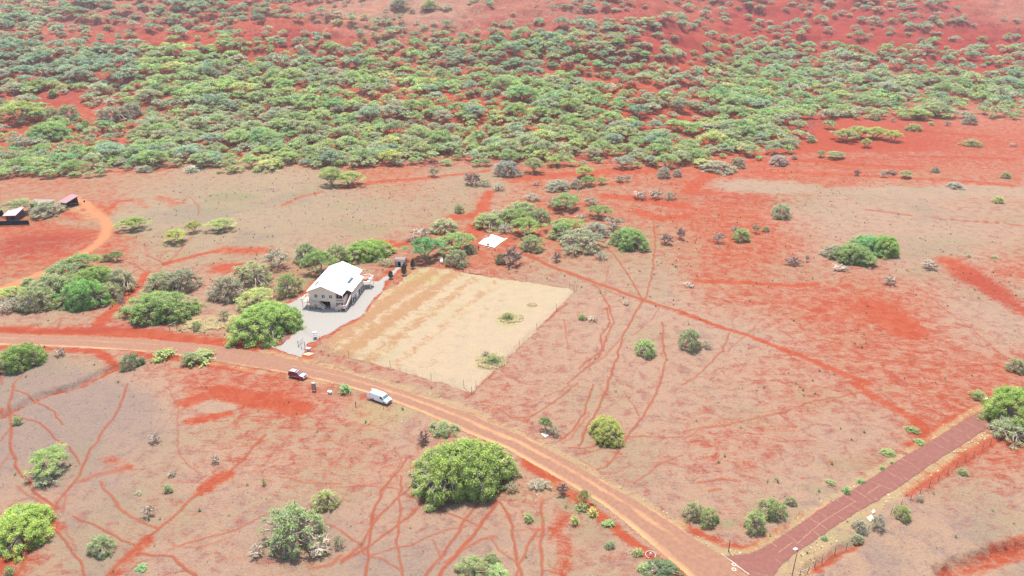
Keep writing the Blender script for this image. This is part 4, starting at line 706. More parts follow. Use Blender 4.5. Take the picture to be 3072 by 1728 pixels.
# size of woody cover on the far slopes: 64 x 36 px cells, far to near
WOOD = ["554554445555322432111121" "112122233334332133332111", "554444444553322322211111" "111112232332222222322212", "553211223342211122222113" "335533322112331133332111", "842122112243333332334545" "667654432223321122221113", "866556655665556555665655" "777665544555555543333344",
        "888888888888778776554555" "666655445666777766665433", "988888888888888766555566" "555433446788888888777755", "654455578888888776455666" "655544455677888888888877", "121122466788888876666665" "666655555667766776666777", "221111247788888877766666" "666555533556544333344455",
        "223211255777888877776666" "766655333566421100000000", "221122566778877777777777" "777776533577510000000000", "332234666777777777666667" "777777666653200000000000", "556677666555555554432234" "444333333211000000000000", "554321000000000111110000" "000000000000000000000000"]
WOOD = np.array([[int(c) for c in r] for r in WOOD], float) / 9
def build_belt():
    r = np.random.default_rng(123); pts = []
    N = 17000; px = r.uniform(-40, 3112, N); py = r.uniform(-18, 535, N)
    P = ground_at(px, py)
    gx = np.clip((px / 64).astype(int), 0, 47); gy = np.clip((py / 36).astype(int), 0, 14); dens = WOOD[gy, gx]
    area_w = np.array([px_scale(p)[0] for p in P])
    cell = {}; out = []
    order = np.argsort(-P[:, 1] * 0 + r.random(N))
    for k in order:
        d = dens[k]; x, y, z = P[k]
        if 0 < d: d = min(1, max(0, d + (.4 + 1.3 * d) * (fbm(np.array([x / 38.]), np.array([y / 24.]), 3, 66)[0] - .48)))
        if d < .18: continue
        if d <= 0 or r.random() > d * 1.15: continue
        x, y, z = P[k]; rad = r.choice([r.uniform(3.2, 5.2), r.uniform(5.2, 8.2)]) * (1 + .0006 * (y - 400)) * (.62 + .5 * d)
        if y > 560: rad *= .92
        ok = True; c = (int(x // 12), int(y // 12))
        for i in (-1, 0, 1):
            for j in (-1, 0, 1):
                for (a, b, q) in cell.get((c[0] + i, c[1] + j), ()):
                    if (a - x) ** 2 + (b - y) ** 2 < ((q + rad) * (.54 if d > .5 else .75)) ** 2: ok = False; break
                if not ok: break
            if not ok: break
        if not ok: continue
        cell.setdefault(c, []).append((x, y, rad)); out.append((x, y, z, rad, px[k], py[k], d))
    return out
BELT = build_belt()
def belt_colour(px, py, r):
    n = fbm(np.array([px / 170.]), np.array([py / 70.]), 2, 21)[0]
    if px < 420 and 110 < py < 260: c = 't'
    elif 380 < px < 1250 and 150 < py < 330 and n > .40: c = r.choice(['y', 'b', 'b', 'g'])
    elif py < 110: c = r.choice(['t', 's', 'o', 't'])
    elif n > .56: c = r.choice(['b', 'g', 'g', 'y', 'v'])
    elif n > .44: c = r.choice(['g', 'g', 'o', 't'])
    else: c = r.choice(['o', 's', 't', 'g'])
    if py > 400 and px > 900: c = r.choice(['o', 'g', 'y', c])
    if 1500 < px and py < 230 and c in 'by': c = 't'
    if c == 't' and py > 300: c = r.choice(['g', 'o'])
    if c == 'y' and r.random() < .5: c = 'g'
    if r.random() < .28: c = r.choice(['s', 't', 'o'])
    return c
def far_crown(seed):
    return gen_tree(seed, 5, 5.4, 22, 800, .46, shape='umbrella', twigs=1, grey=.3, clump=.2)
def build_belt_objects():
    r = random.Random(5)
    B = sorted(BELT, key=lambda t: -t[3] / t[1]); print('BELT', len(B))
    for (x, y, z, rad, px, py, d) in B[:240]:
        c = belt_colour(px, py, r)
        kind = 'belt%d' % r.randrange(5)
        zone = 'left third' if px < 1024 else 'middle' if px < 2048 else 'right third'
        col = {'y': 'yellow green', 'b': 'bright green', 'v': 'fresh green', 'g': 'mid green', 'o': 'olive', 's': 'brownish grey', 't': 'grey green', 'w': 'pale grey'}[c]
        o = plant((x, y, z), rad, (2.2 + rad * .75) * r.uniform(.85, 1.2), kind, c, 'thorn_tree', '%s thorn tree among look-alikes in the woodland belt, %s of picture' % (col, zone), 'tree', '%s thorn trees of the woodland belt, %s' % (col, zone))
    protos = []
    for s in range(6):
        w, cr = far_crown(200 + s); wv = np.array([tuple(v) for v in w.v]); q = [f for f in w.f if len(f) == 4]
        protos.append((wv, np.array(q), cr))
    VV = []; FF = []; TT = []; GG = []; CC = []; WV = []; WF = []; n0 = 0; w0 = 0
    for (x, y, z, rad, px, py, d) in B[240:]:
        wv, wf, (V, Fq, t, g) = protos[r.randrange(6)]; a = r.uniform(0, 6.28); s = rad / 5; ca, sa = math.cos(a) * s, math.sin(a) * s; hz = s * r.uniform(.85, 1.15)
        def T(v): return np.stack([v[:, 0] * ca - v[:, 1] * sa + x, v[:, 0] * sa + v[:, 1] * ca + y, v[:, 2] * hz + z], -1)
        VV.append(T(V)); FF.append(Fq + n0); n0 += len(V); TT.append(t); GG.append(g); c = np.array(LC[belt_colour(px, py, r)]) * r.uniform(.92, 1.25)
        CC.append(np.tile(np.append(c, 1), (len(V), 1))); WV.append(T(wv)); WF.append(wf + w0); w0 += len(wv)
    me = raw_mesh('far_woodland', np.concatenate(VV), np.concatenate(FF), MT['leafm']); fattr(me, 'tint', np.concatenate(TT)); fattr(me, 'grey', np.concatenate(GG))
    a = me.attributes.new('leafcol', 'FLOAT_COLOR', 'POINT'); a.data.foreach_set('color', np.concatenate(CC).astype(np.float32).ravel())
    o = tag(link('far_woodland', me), 'far grey green woodland merging into one mass up the red hillside', 'woodland', None, 'stuff')
    link('branches', raw_mesh('branches', np.concatenate(WV), np.concatenate(WF), MT['wood']), o)
# ------------------------------------------------------------ the raised house with its decks and stairs
def rail_mb(path, h=.95, step=.32, solid=False):
    b = MB()
    for p, q in zip(path[:-1], path[1:]):
        p, q = Vector(p), Vector(q); L = (q - p).length; up = Vector((0, 0, h))
        b.beam(p + up, q + up, .16, .10); b.beam(p + up * .12, q + up * .12, .08, .10); b.beam(p + up * .86, q + up * .86, .05, .09)
        for k in range(int(L / step) + 1): t = p.lerp(q, min(1, k * step / L)); b.beam(t + up * .1, t + up * .92, .07, .07)
        n = max(1, round(L / 1.7))
        for k in range(n + 1): t = p.lerp(q, k / n); b.beam(t - up * .05, t + up * 1.08, .13, .13)
    return b
def stairs(parent, p0, p1, wd, nst):
    """flight from p0 (top centre) to p1 (bottom centre); returns the part"""
    p0, p1 = Vector(p0), Vector(p1); b = MB(); d = Vector(((p1 - p0).x, (p1 - p0).y, 0)).normalized(); s = Vector((-d.y, d.x, 0))
    for k in range(nst):
        c = p0.lerp(p1, (k + .5) / nst); c.z = p0.z + (p1.z - p0.z) * (k + 1) / nst
        run = (p1 - p0).length / nst * .5; V = []
        for z in (-.05, .0):
            for a, e in ((-1, -1), (1, -1), (1, 1), (-1, 1)): V.append(c + d * run * a + s * wd / 2 * e + Vector((0, 0, z + .004)))
        b.add(V, [(0, 3, 2, 1), (4, 5, 6, 7), (0, 1, 5, 4), (1, 2, 6, 5), (2, 3, 7, 6), (3, 0, 4, 7)])
    st = b.build('stairs', MT['deckbrown'], parent)
    for e in (-1, 1): MB().beam(p0 + s * (wd / 2 + .03) * e - Vector((0, 0, .12)), p1 + s * (wd / 2 + .03) * e, .06, .28).build('stringer', MT['trim'], st)
    for e in (-1, 1): rail_mb([p0 + s * (wd / 2 + .08) * e, p1 + s * (wd / 2 + .08) * e]).build('railing', MT['trim'], st)
    return st
def build_house():
    root = empty('raised_house', (-62.78, 198.48, 0), -.12)
    tag(root, 'two-storey beige house on posts with white metal roof, decks and outside stairs', 'house')
    xL, xP, xR, sl_ = -.35, 4.42, 10.95, .42; zP = 7.62; zz = lambda x: zP - sl_ * abs(x - xP)
    b = MB(); b.prism([(xL, zz(xL)), (xP, zP), (xR, zz(xR)), (xR, zz(xR) - .13), (xP, zP - .15), (xL, zz(xL) - .13)], 1, -.5, 19.7)
    b.prism([(xR - .002, zz(xR)), (12.56, zz(12.56)), (12.56, zz(12.56) - .12), (xR - .002, zz(xR) - .12)], 1, 3.9, 15.7)
    rf = b.build('roof', MT['roof'], root)
    c = MB(); c.prism([(xL - .03, zz(xL) - .02), (xP, zP + .0), (xR + .03, zz(xR) - .02), (xR + .03, zz(xR) - .26), (xP, zP - .26), (xL - .03, zz(xL) - .26)], 1, -.56, -.502)
    c.box(xL - .06, xL - .004, -.5, 19.7, zz(xL) - .26, zz(xL) - .02); c.beam((12.6, 3.9, zz(12.56) - .1), (12.6, 15.7, zz(12.56) - .1), .07, .2); c.beam((xR, 3.86, zz(xR) - .1), (12.56, 3.86, zz(12.56) - .1), .07, .2)
    c.build('fascia', MT['trim'], rf)
    c = MB(); c.prism([(4.3, zP + .03), (4.42, zP + .07), (4.54, zP + .03), (4.42, zP + .01)], 1, -.5, 19.7); c.build('ridge_cap', MT['white'], rf)
    def slope_panel(nm, m, x0, x1, y0, y1, up, th): 
        q = MB(); q.prism([(x0, zz(x0) + up), (x1, zz(x1) + up), (x1, zz(x1) + up + th), (x0, zz(x0) + up + th)], 1, y0, y1); return q.build(nm, m, rf)
    slope_panel('panel_frame', MT['galv'], .8, 1.9, 2.7, 5.8, .03, .05); slope_panel('solar_panel', MT['chrome'], .88, 1.82, 2.78, 5.72, .085, .02)
    slope_panel('dark_panel_frame', MT['galv'], 9.7, 10.6, 7.6, 12.2, .02, .10); slope_panel('dark_roof_panel', MT['glass'], 9.78, 10.52, 7.7, 12.1, .124, .02)  # raised dark panel in a metal frame on the right slope
    # walls
    w = MB(); T = .14
    w.box(0, 3.0, 0, T, 0, 2.38); w.box(6.7, 8.47, 0, T, 0, 2.38)
    w.prism([(0, 2.38), (8.47, 2.38), (8.47, zz(8.47) - .15), (xP, zP - .16), (0, zz(0) - .15)], 1, 0, T)
    w.box(0, T, T, 19.06, 0, zz(0) - .16); w.box(8.33, 8.47, T, 19.06, 2.38, zz(8.47) - .16)
    w.prism([(0, 0), (8.47, 0), (8.47, zz(8.47) - .15), (xP, zP - .16), (0, zz(0) - .15)], 1, 19.06, 19.2)
    w.box(8.33, 8.47, T, 3.6, 0, 2.38); w.box(8.33, 8.47, 8.0, 19.06, 0, 2.38); w.box(T, 8.33, T, 19.06, 2.26, 2.379)
    w.box(T, 8.33, 6.0, 6.1, 0, 2.25)
    w.build('wall', MT['siding'], root)
    w = MB(); [MB().box(*q_).build('corner_trim', MT['trim'], root) for q_ in ((-.02, .1, -.02, .1, 0, 5.4), (8.37, 8.49, -.02, .1, 0, 5.6))]; w.box(2.9, 6.8, -.03, .0, 2.3, 2.45); w.box(6.66, 6.74, -.02, .12, 0, 2.3); w.build('opening_trim', MT['trim'], root)
    for x in (2.35, 4.7, 7.05):
        f = MB(); f.box(x - .58, x + .58, -.05, -.002, 3.3, 3.38); f.box(x - .58, x + .58, -.05, -.002, 4.52, 4.6); f.box(x - .58, x - .5, -.05, -.002, 3.38, 4.52); f.box(x + .5, x + .58, -.05, -.002, 3.38, 4.52); f.box(x - .03, x + .03, -.05, -.002, 3.38, 4.52)
        fo = f.build('window', MT['white'], root); g = MB(); g.box(x - .5, x - .03, -.02, -.003, 3.38, 4.52); g.build('pane', MT['glass'], fo); g = MB(); g.box(x + .03, x + .5, -.024, -.004, 3.38, 4.52); g.build('blind', MT['windscreen'], fo)
    for y in (4.6, 8.2, 11.6, 14.6):
        f = MB(); f.box(8.472, 8.52, y - .9, y + .9, 2.5 if y in (4.6, 11.6) else 3.2, 4.55); fo = f.build('window', MT['trim'], root); g = MB(); g.box(8.521, 8.535, y - .8, y + .8, 2.6 if y in (4.6, 11.6) else 3.3, 4.45); g.build('pane', MT['glass'], fo)
    f = MB(); f.box(8.472, 8.52, .7, 2.6, 2.45, 4.5); fo = f.build('door', MT['trim'], root); g = MB(); g.box(8.521, 8.535, .85, 2.45, 2.55, 4.4); g.build('pane', MT['glass'], fo)
    # things one sees in the garage opening
    g = MB(); g.box(3.2, 4.6, 1.0, 2.2, 0, .8); g.box(5.1, 6.2, 2.0, 3.2, 0, 1.1); g.box(4.7, 5.0, 1.3, 1.6, 0, 1.4); g.build('garage_shelf', MT['dark'], root)
    # decks
    d = MB(); d.box(8.475, 10.95, -.02, 3.9, 2.2, 2.4); d.box(8.475, 12.45, 3.902, 15.7, 2.2, 2.4); dk = d.build('deck', MT['deckbrown'], root)
    d = MB(); d.box(8.48, 11.0, -.1, -.022, 2.12, 2.42); d.box(12.452, 12.52, 3.9, 15.7, 2.1, 2.42); d.box(10.952, 11.0, -.1, 3.88, 2.12, 2.42); d.build('rim_board', MT['trim'], dk)
    hx, hy, hr = 12.7, 17.5, 2.35; P6 = [(hx + hr * math.cos(R(a + 20)), hy + hr * math.sin(R(a + 20))) for a in range(0, 360, 60)]
    d = MB(); d.prism([(p[0], p[1]) for p in P6], 2, 2.2, 2.41); hd = d.build('round_deck', MT['trim'], root)
    rail_mb([(*P6[5], 2.41), (*P6[0], 2.41), (*P6[1], 2.41), (*P6[2], 2.41)], .95, .2).build('railing', MT['trim'], hd)
    q = MB(); q.prism([(hx - 1.6, hy - .9), (hx + .3, hy - 1.5), (hx + 1.2, hy + .7), (hx - .8, hy + 1.5)], 2, 2.95, 3.1); q.beam((hx - .2, hy, 2.41), (hx - .2, hy, 2.95), .12); q.build('table', MT['redfloor'], hd)
    d = MB(); d.box(-1.95, -.05, -1.15, 2.2, 2.25, 2.4); ld = d.build('side_deck', MT['trim'], root)
    rail_mb([(-.1, 2.15, 2.4), (-1.9, 2.15, 2.4), (-1.9, -1.1, 2.4), (-.2, -1.1, 2.4)]).build('railing', MT['trim'], ld)
    for L in ([(8.6, .0, 2.4), (10.9, .0, 2.4), (10.9, 3.7, 2.4)], [(12.4, 4.0, 2.4), (12.4, 15.3, 2.4)]): rail_mb(L, .95, .22).build('railing', MT['trim'], dk)
    for x, y, z in [(10.85, .06, 4.75), (12.35, 4.05, 4.0), (12.35, 8, 4.0), (12.35, 11.9, 4.0), (12.35, 15.5, 4.0)]:
        q = MB(); q.box(x - .08, x + .08, y - .08, y + .08, 0, z); q.box(x - .2, x + .2, y - .2, y + .2, 0, .12); q.build('post', MT['trim'], root)
    for x, y in [(10.6, 4.1), (12.3, 6), (12.3, 10), (12.3, 13.8), (10.4, 8), (10.4, 12), (P6[0][0] - .15, P6[0][1]), (P6[5][0] - .1, P6[5][1] + .1), (P6[1][0], P6[1][1] - .15), (P6[2][0], P6[2][1] - .1), (-1.85, -1.05), (-1.85, 2.1), (-.15, -1.05)]:
        q = MB(); q.box(x - .075, x + .075, y - .075, y + .075, 0, 2.2); q.box(x - .19, x + .19, y - .19, y + .19, 0, .1); q.build('post', MT['trim'], root)
    # stairs: right flight, landing, last steps; left flight, landing, last steps
    stairs(root, (11.55, 3.85, 2.4), (11.55, -.3, 1.0), 1.05, 8)
    d = MB(); d.box(10.3, 12.15, -1.65, -.32, .86, 1.0); lo = d.build('landing', MT['deckbrown'], root)
    rail_mb([(12.1, -.4, 1.0), (12.1, -1.6, 1.0), (10.35, -1.6, 1.0)], .95, .16).build('railing', MT['trim'], lo)
    for x, y in ((10.4, -1.58), (12.05, -1.58), (12.05, -.4), (10.4, -.4)): MB().box(x - .07, x + .07, y - .07, y + .07, 0, .86).build('leg', MT['trim'], lo)
    stairs(root, (10.28, -1.0, 1.0), (8.9, -1.0, 0.02), 1.0, 5)
    stairs(root, (-.04, -.62, 2.4), (1.6, -.62, 1.25), .95, 6)
    d = MB(); d.box(1.62, 3.2, -1.15, -.1, 1.1, 1.25); lo = d.build('landing', MT['deckbrown'], root); rail_mb([(1.65, -1.1, 1.25), (3.15, -1.1, 1.25)], .95, .2).build('railing', MT['trim'], lo)
    for x, y in ((1.7, -1.08), (3.1, -1.08), (1.7, -.2), (3.1, -.2)): MB().box(x - .07, x + .07, y - .07, y + .07, 0, 1.1).build('leg', MT['trim'], lo)
    stairs(root, (3.22, -.62, 1.25), (4.95, -.62, .02), .95, 6)
    o = MB().box(5.3, 6.5, -1.0, -.35, .03, .08).build('paver_mat', MT['brick'], None); o.location = (-62.78, 198.48, 0); o.rotation_euler.z = -.12; tag(o, 'pinkish paver mat lying before the dark garage opening', 'paver')
    o = MB().box(7.3, 8.5, -1.2, -.5, .03, .08).build('paver_mat', MT['brick'], None); o.location = (-62.78, 198.48, 0); o.rotation_euler.z = -.12; tag(o, 'pinkish paver mat beside the foot of the right-hand stairs', 'paver')
    t = empty('water_tank', (0, 0, 0)); a = MB().lathe([(.0, 0), (.75, 0), (.8, .1), (.8, 1.35), (.6, 1.65), (.2, 1.75)], 20).build('tank_shell', MT['white'], t, smooth=True); MB().lathe([(.2, 0), (.2, .1)], 12, (0, 0, 1.75)).build('lid', MT['dark'], t)
    c, s = math.cos(-.12), math.sin(-.12); x, y = 11.6, 9.3; t.location = (-62.78 + c * x - s * y, 198.48 + s * x + c * y, .03); tag(t, 'pale rounded tank standing in the shade under the deck', 'tank')
build_house()

# ------------------------------------------------------------ vehicles
def vehicle(name, label, cat, loc, rz, W2, prof, belt, tin, bodym, wheels, wr, glassq, ws, extras):
    root = empty(name, (loc[0], loc[1], loc[2]), rz); zt = max(z for x, z in prof)
    def yw(z): return W2 if z <= belt else W2 - tin * (z - belt) / (zt - belt)
    def add(b, poly, off, a0=None):
        pass
    b = MB(); n = len(prof); V = [(x, -yw(z), z) for x, z in prof] + [(x, yw(z), z) for x, z in prof]
    b.add(V, [tuple(range(n)), tuple(range(n, 2 * n))[::-1]] + [(i, (i + 1) % n, n + (i + 1) % n, n + i) for i in range(n)])
    body = b.build('body', bodym, root, bevel=.05)
    for q in glassq:                         # side windows on both sides
        for s in (-1, 1):
            g = MB(); m = len(q); g.add([(x, s * (yw(z) + .012), z) for x, z in q] + [(x, s * (yw(z) - .02), z) for x, z in q], [tuple(range(m)), tuple(range(m, 2 * m))[::-1]] + [(i, (i + 1) % m, m + (i + 1) % m, m + i) for i in range(m)]); g.build('side_window', MT['carglass'], root)
    for nm, (x0, z0), (x1, z1), mm in ws:    # front and rear screens between two profile points
        d = Vector((z1 - z0, 0, -(x1 - x0))).normalized() * .014; d = d if d.z > 0 else -d; g = MB(); a0, a1 = yw(z0) - .1, yw(z1) - .12; P = [(x0, -a0, z0), (x0, a0, z0), (x1, a1, z1), (x1, -a1, z1)]
        g.add([Vector(p) + d for p in P] + [Vector(p) - d for p in P], [(0, 1, 2, 3), (7, 6, 5, 4), (0, 4, 5, 1), (1, 5, 6, 2), (2, 6, 7, 3), (3, 7, 4, 0)]); g.build(nm, MT[mm], root)
    for x in wheels:
        for s in (-1, 1):
            w = MB(); k = 20; V = []
            for yy, rr in ((-.12, wr * .9), (-.1, wr), (.1, wr), (.12, wr * .9)):
                for j in range(k): a = 2 * math.pi * j / k; V.append((x + rr * math.cos(a), s * (W2 - .1) + yy, wr + rr * math.sin(a)))
            w.add(V, [(i * k + j, i * k + (j + 1) % k, (i + 1) * k + (j + 1) % k, (i + 1) * k + j) for i in range(3) for j in range(k)] + [tuple(range(k))[::-1], tuple(range(3 * k, 4 * k))])
            wo = w.build('wheel', MT['tyre'], root); w = MB(); V = []
            for yy, rr in ((.1, .02), (.128, wr * .2), (.13, wr * .55), (.125, wr * .62), (.10, wr * .62)):
                for j in range(k): a = 2 * math.pi * j / k; V.append((x + rr * math.cos(a), s * (W2 - .1) + s * yy, wr + rr * math.sin(a)))
            w.add(V, [(i * k + j, i * k + (j + 1) % k, (i + 1) * k + (j + 1) % k, (i + 1) * k + j) for i in range(4) for j in range(k)]); w.build('rim', MT['rim'], wo)
            w = MB(); V = []
            for yy in (W2 - .24, W2 + .012):
                for rr in (wr + .05, wr + .12):
                    for j in range(9): a = math.pi * j / 8; V.append((x + rr * math.cos(a), s * yy, wr + rr * math.sin(a)))
            w.add(V, [(27 + j, 18 + j, 19 + j, 28 + j) for j in range(8)] + [(9 + j, 27 + j, 28 + j, 10 + j) for j in range(8)]); w.build('wheel_arch', MT['tyre'] if bodym is MT['carred'] else bodym, root)
    for nm, bx, mm in extras:
        if isinstance(bx, MB): bx.build(nm, MT[mm], root)
        else: MB().box(*bx).build(nm, MT[mm], root, bevel=.015)
    tag(root, label, cat); return root
p = [(-2.35, .45), (-2.4, .75), (-2.35, 1.08), (-2.2, 1.72), (-2.05, 1.80), (.15, 1.80), (.32, 1.74), (.98, 1.12), (2.0, 1.0), (2.25, .88), (2.32, .55), (2.25, .38), (1.9, .34), (-2.0, .34)]
xs = MB()
for y in (-.62, .62): xs.beam((-1.7, y, 1.87), (.0, y, 1.87), .05, .04)
for x in (-1.5, -.8, -.2): xs.beam((x, -.62, 1.87), (x, .62, 1.87), .04, .03)
vehicle('sport_utility_car', 'maroon sport utility car, sun glare painted on roof and bonnet, on the road verge', 'car', (-55.2, 157.25, .02), R(-21.4), .89, p, 1.1, .16, MT['carred'], (-1.42, 1.42), .37,
    [[(-2.08, 1.16), (-1.98, 1.64), (-1.15, 1.66), (-1.15, 1.16)], [(-1.05, 1.16), (-1.05, 1.66), (-.25, 1.66), (-.25, 1.16)], [(-.15, 1.16), (-.15, 1.66), (.22, 1.64), (.72, 1.16)]],
    [('windscreen', (.92, 1.17), (.36, 1.71), 'windscreen'), ('rear_window', (-2.33, 1.16), (-2.22, 1.66), 'carglass')],
    [('roof', (-2.0, .1, -.66, .66, 1.79, 1.815), 'trim_and_glare'), ('bonnet', MB().add([(1.02, -.74, 1.125), (1.02, .74, 1.125), (2.05, .78, 1.01), (2.05, -.78, 1.01), (1.02, -.74, 1.07), (1.02, .74, 1.07), (2.05, .78, .95), (2.05, -.78, .95)], [(0, 3, 2, 1), (4, 5, 6, 7), (0, 1, 5, 4), (1, 2, 6, 5), (2, 3, 7, 6), (3, 0, 4, 7)]), 'trim_and_glare'),  # pale roof and bonnet panels: sun glare put into the colour over maroon
     ('sunroof', (-.55, -.05, -.45, .45, 1.812, 1.825), 'carglass'), ('roof_rack', xs, 'chrome'), ('front_bumper', (2.2, 2.4, -.86, .86, .42, .66), 'trim_and_glare'), ('rear_bumper', (-2.48, -2.3, -.86, .86, .42, .64), 'trim_and_glare'), ('grille', (2.27, 2.33, -.4, .4, .68, .88), 'chrome'),
     ('headlight', (2.2, 2.3, .48, .82, .72, .9), 'lamp'), ('headlight', (2.2, 2.3, -.82, -.48, .72, .9), 'lamp'), ('tail_light', (-2.42, -2.33, .66, .86, .8, 1.2), 'redlens'), ('tail_light', (-2.42, -2.33, -.86, -.66, .8, 1.2), 'redlens'),
     ('side_trim', (-1.9, 1.9, -.905, -.885, .6, .68), 'trim_and_glare'), ('side_trim', (-1.9, 1.9, .885, .905, .6, .68), 'trim_and_glare'), ('mirror', (.62, .8, -1.06, -.88, 1.12, 1.28), 'carred'), ('mirror', (.62, .8, .88, 1.06, 1.12, 1.28), 'carred')])
p = [(-2.75, .5), (-2.8, .8), (-2.74, 2.0), (-2.6, 2.10), (.95, 2.10), (1.15, 2.02), (1.78, 1.28), (2.45, 1.12), (2.68, .95), (2.72, .6), (2.66, .42), (2.2, .36), (-2.4, .36)]
rk = MB()
for y in (-.7, .7): rk.beam((-2.5, y, 2.25), (.6, y, 2.25), .05)
for x in (-2.3, -1.2, -.1): rk.beam((x, -.78, 2.22), (x, .78, 2.22), .05); rk.beam((x, -.78, 2.1), (x, -.78, 2.22), .04); rk.beam((x, .78, 2.1), (x, .78, 2.22), .04)
ld = MB()
for y in (.15, .5): ld.beam((-3.0, y, 2.31), (.4, y, 2.31), .06)
for k in range(11): ld.beam((-2.9 + k * .32, .15, 2.31), (-2.9 + k * .32, .5, 2.31), .035)
vehicle('work_van', 'white work van with open rear doors and ladder rack on the grassy verge', 'van', (-31.95, 146.35, .02), R(-30.4), .98, p, 1.25, .14, MT['vanwhite'], (-1.75, 1.72), .38,
    [[(.5, 1.32), (.5, 1.9), (1.02, 1.9), (1.5, 1.32)]], [('windscreen', (1.72, 1.34), (1.2, 1.96), 'windscreen')],
    [('roof_rack', rk, 'white'), ('ladder', ld, 'white'), ('rear_door', (-3.62, -2.8, -.98, -.92, .55, 1.98), 'vanwhite'), ('rear_door', (-3.62, -2.8, .92, .98, .55, 1.98), 'vanwhite'), ('rear_opening', (-2.815, -2.77, -.84, .84, .6, 1.9), 'dark'),
     ('front_bumper', (2.62, 2.84, -.95, .95, .42, .66), 'chrome'), ('grille', (2.66, 2.73, -.5, .5, .7, .95), 'chrome'), ('headlight', (2.62, 2.71, .55, .86, .72, .95), 'lamp'), ('headlight', (2.62, 2.71, -.86, -.55, .72, .95), 'lamp'),
     ('rear_bumper', (-3.0, -2.76, -.9, .9, .42, .58), 'chrome'), ('mirror', (1.38, 1.52, -1.22, -.98, 1.3, 1.6), 'dark'), ('mirror', (1.38, 1.52, .98, 1.22, 1.3, 1.6), 'dark'), ('roof_vent', (-.6, -.2, -.3, .1, 2.1, 2.19), 'galv'), ('door_seam', (.42, .44, -.995, -.975, .5, 1.9), 'chrome')])

# ------------------------------------------------------------ the person by the slab
def build_person():
    root = empty('person', (-12.5, 247.2, 0), R(200)); tag(root, 'person in dark red shirt and dark trousers standing left of the slab', 'person')
    def skin(nm, V, E_, Rad, m, par):
        me = bpy.data.meshes.new(nm); me.from_pydata(V, E_, []); me.materials.append(m); o = link(nm, me, par)
        o.modifiers.new('skin', 'SKIN'); sub = o.modifiers.new('sub', 'SUBSURF'); sub.levels = sub.render_levels = 1
        for i, r_ in enumerate(Rad): me.skin_vertices[0].data[i].radius = (r_, r_)
        me.skin_vertices[0].data[0].use_root = True; return o
    V = [(0, 0, .93), (0, 0, 1.1), (0, .0, 1.28), (0, .0, 1.42), (0, .01, 1.52), (0, .02, 1.60), (0, .03, 1.70), (.09, 0, .88), (.11, .02, .48), (.12, -.02, .08), (.13, .10, .04), (-.09, 0, .88), (-.12, .02, .48), (-.14, -.02, .08), (-.15, .10, .04),
         (.18, 0, 1.42), (.25, -.02, 1.15), (.27, .10, .93), (.27, .14, .85), (-.18, 0, 1.42), (-.26, -.01, 1.15), (-.24, .14, .98), (-.22, .20, .93)]
    E_ = [(0, 1), (1, 2), (2, 3), (3, 4), (4, 5), (5, 6), (0, 7), (7, 8), (8, 9), (9, 10), (0, 11), (11, 12), (12, 13), (13, 14), (3, 15), (15, 16), (16, 17), (17, 18), (3, 19), (19, 20), (20, 21), (21, 22)]
    skin('body', V, E_, [.13, .12, .15, .12, .05, .085, .09, .085, .06, .04, .035, .085, .06, .04, .035, .06, .042, .032, .03, .06, .042, .032, .03], MT['skin'], root)
    skin('shirt', [V[i] for i in (1, 2, 3, 15, 16, 19, 20)] + [(0, 0, .9)], [(0, 1), (1, 2), (2, 3), (3, 4), (2, 5), (5, 6), (0, 7)], [.15, .175, .145, .08, .06, .08, .06, .16], MT['shirt'], root)
    skin('trousers', [V[i] for i in (0, 7, 8, 9, 11, 12, 13)], [(0, 1), (1, 2), (2, 3), (0, 4), (4, 5), (5, 6)], [.15, .11, .08, .06, .11, .08, .06], MT['trousers'], root)
    MB().lathe([(.02, .0), (.085, .02), (.105, .07), (.09, .13), (.03, .16)], 10, (0, .01, 1.64)).build('hair', MT['hair'], root)
    for s in (1, -1):                        # four fingers and a thumb on each hand
        h = Vector(V[18] if s > 0 else V[22]); f = MB()
        for k in range(4): f.tube([h + Vector((-.024 + k * .016, .0, 0)), h + Vector((-.024 + k * .016, .035, -.04)), h + Vector((-.022 + k * .015, .04, -.075 + abs(k - 1.5) * .008))], [.009, .0085, .007], 5)
        f.tube([h + Vector((-.03 * s, .0, .01)), h + Vector((-.055 * s, .02, -.015)), h + Vector((-.05 * s, .04, -.04))], [.01, .009, .008], 5); f.build('fingers', MT['skin'], root)
    MB().box(-.19, -.08, -.05, .19, 0, .08).box(.07, .18, -.05, .19, 0, .08).build('shoes', MT['dark'], root, bevel=.02)
build_person()

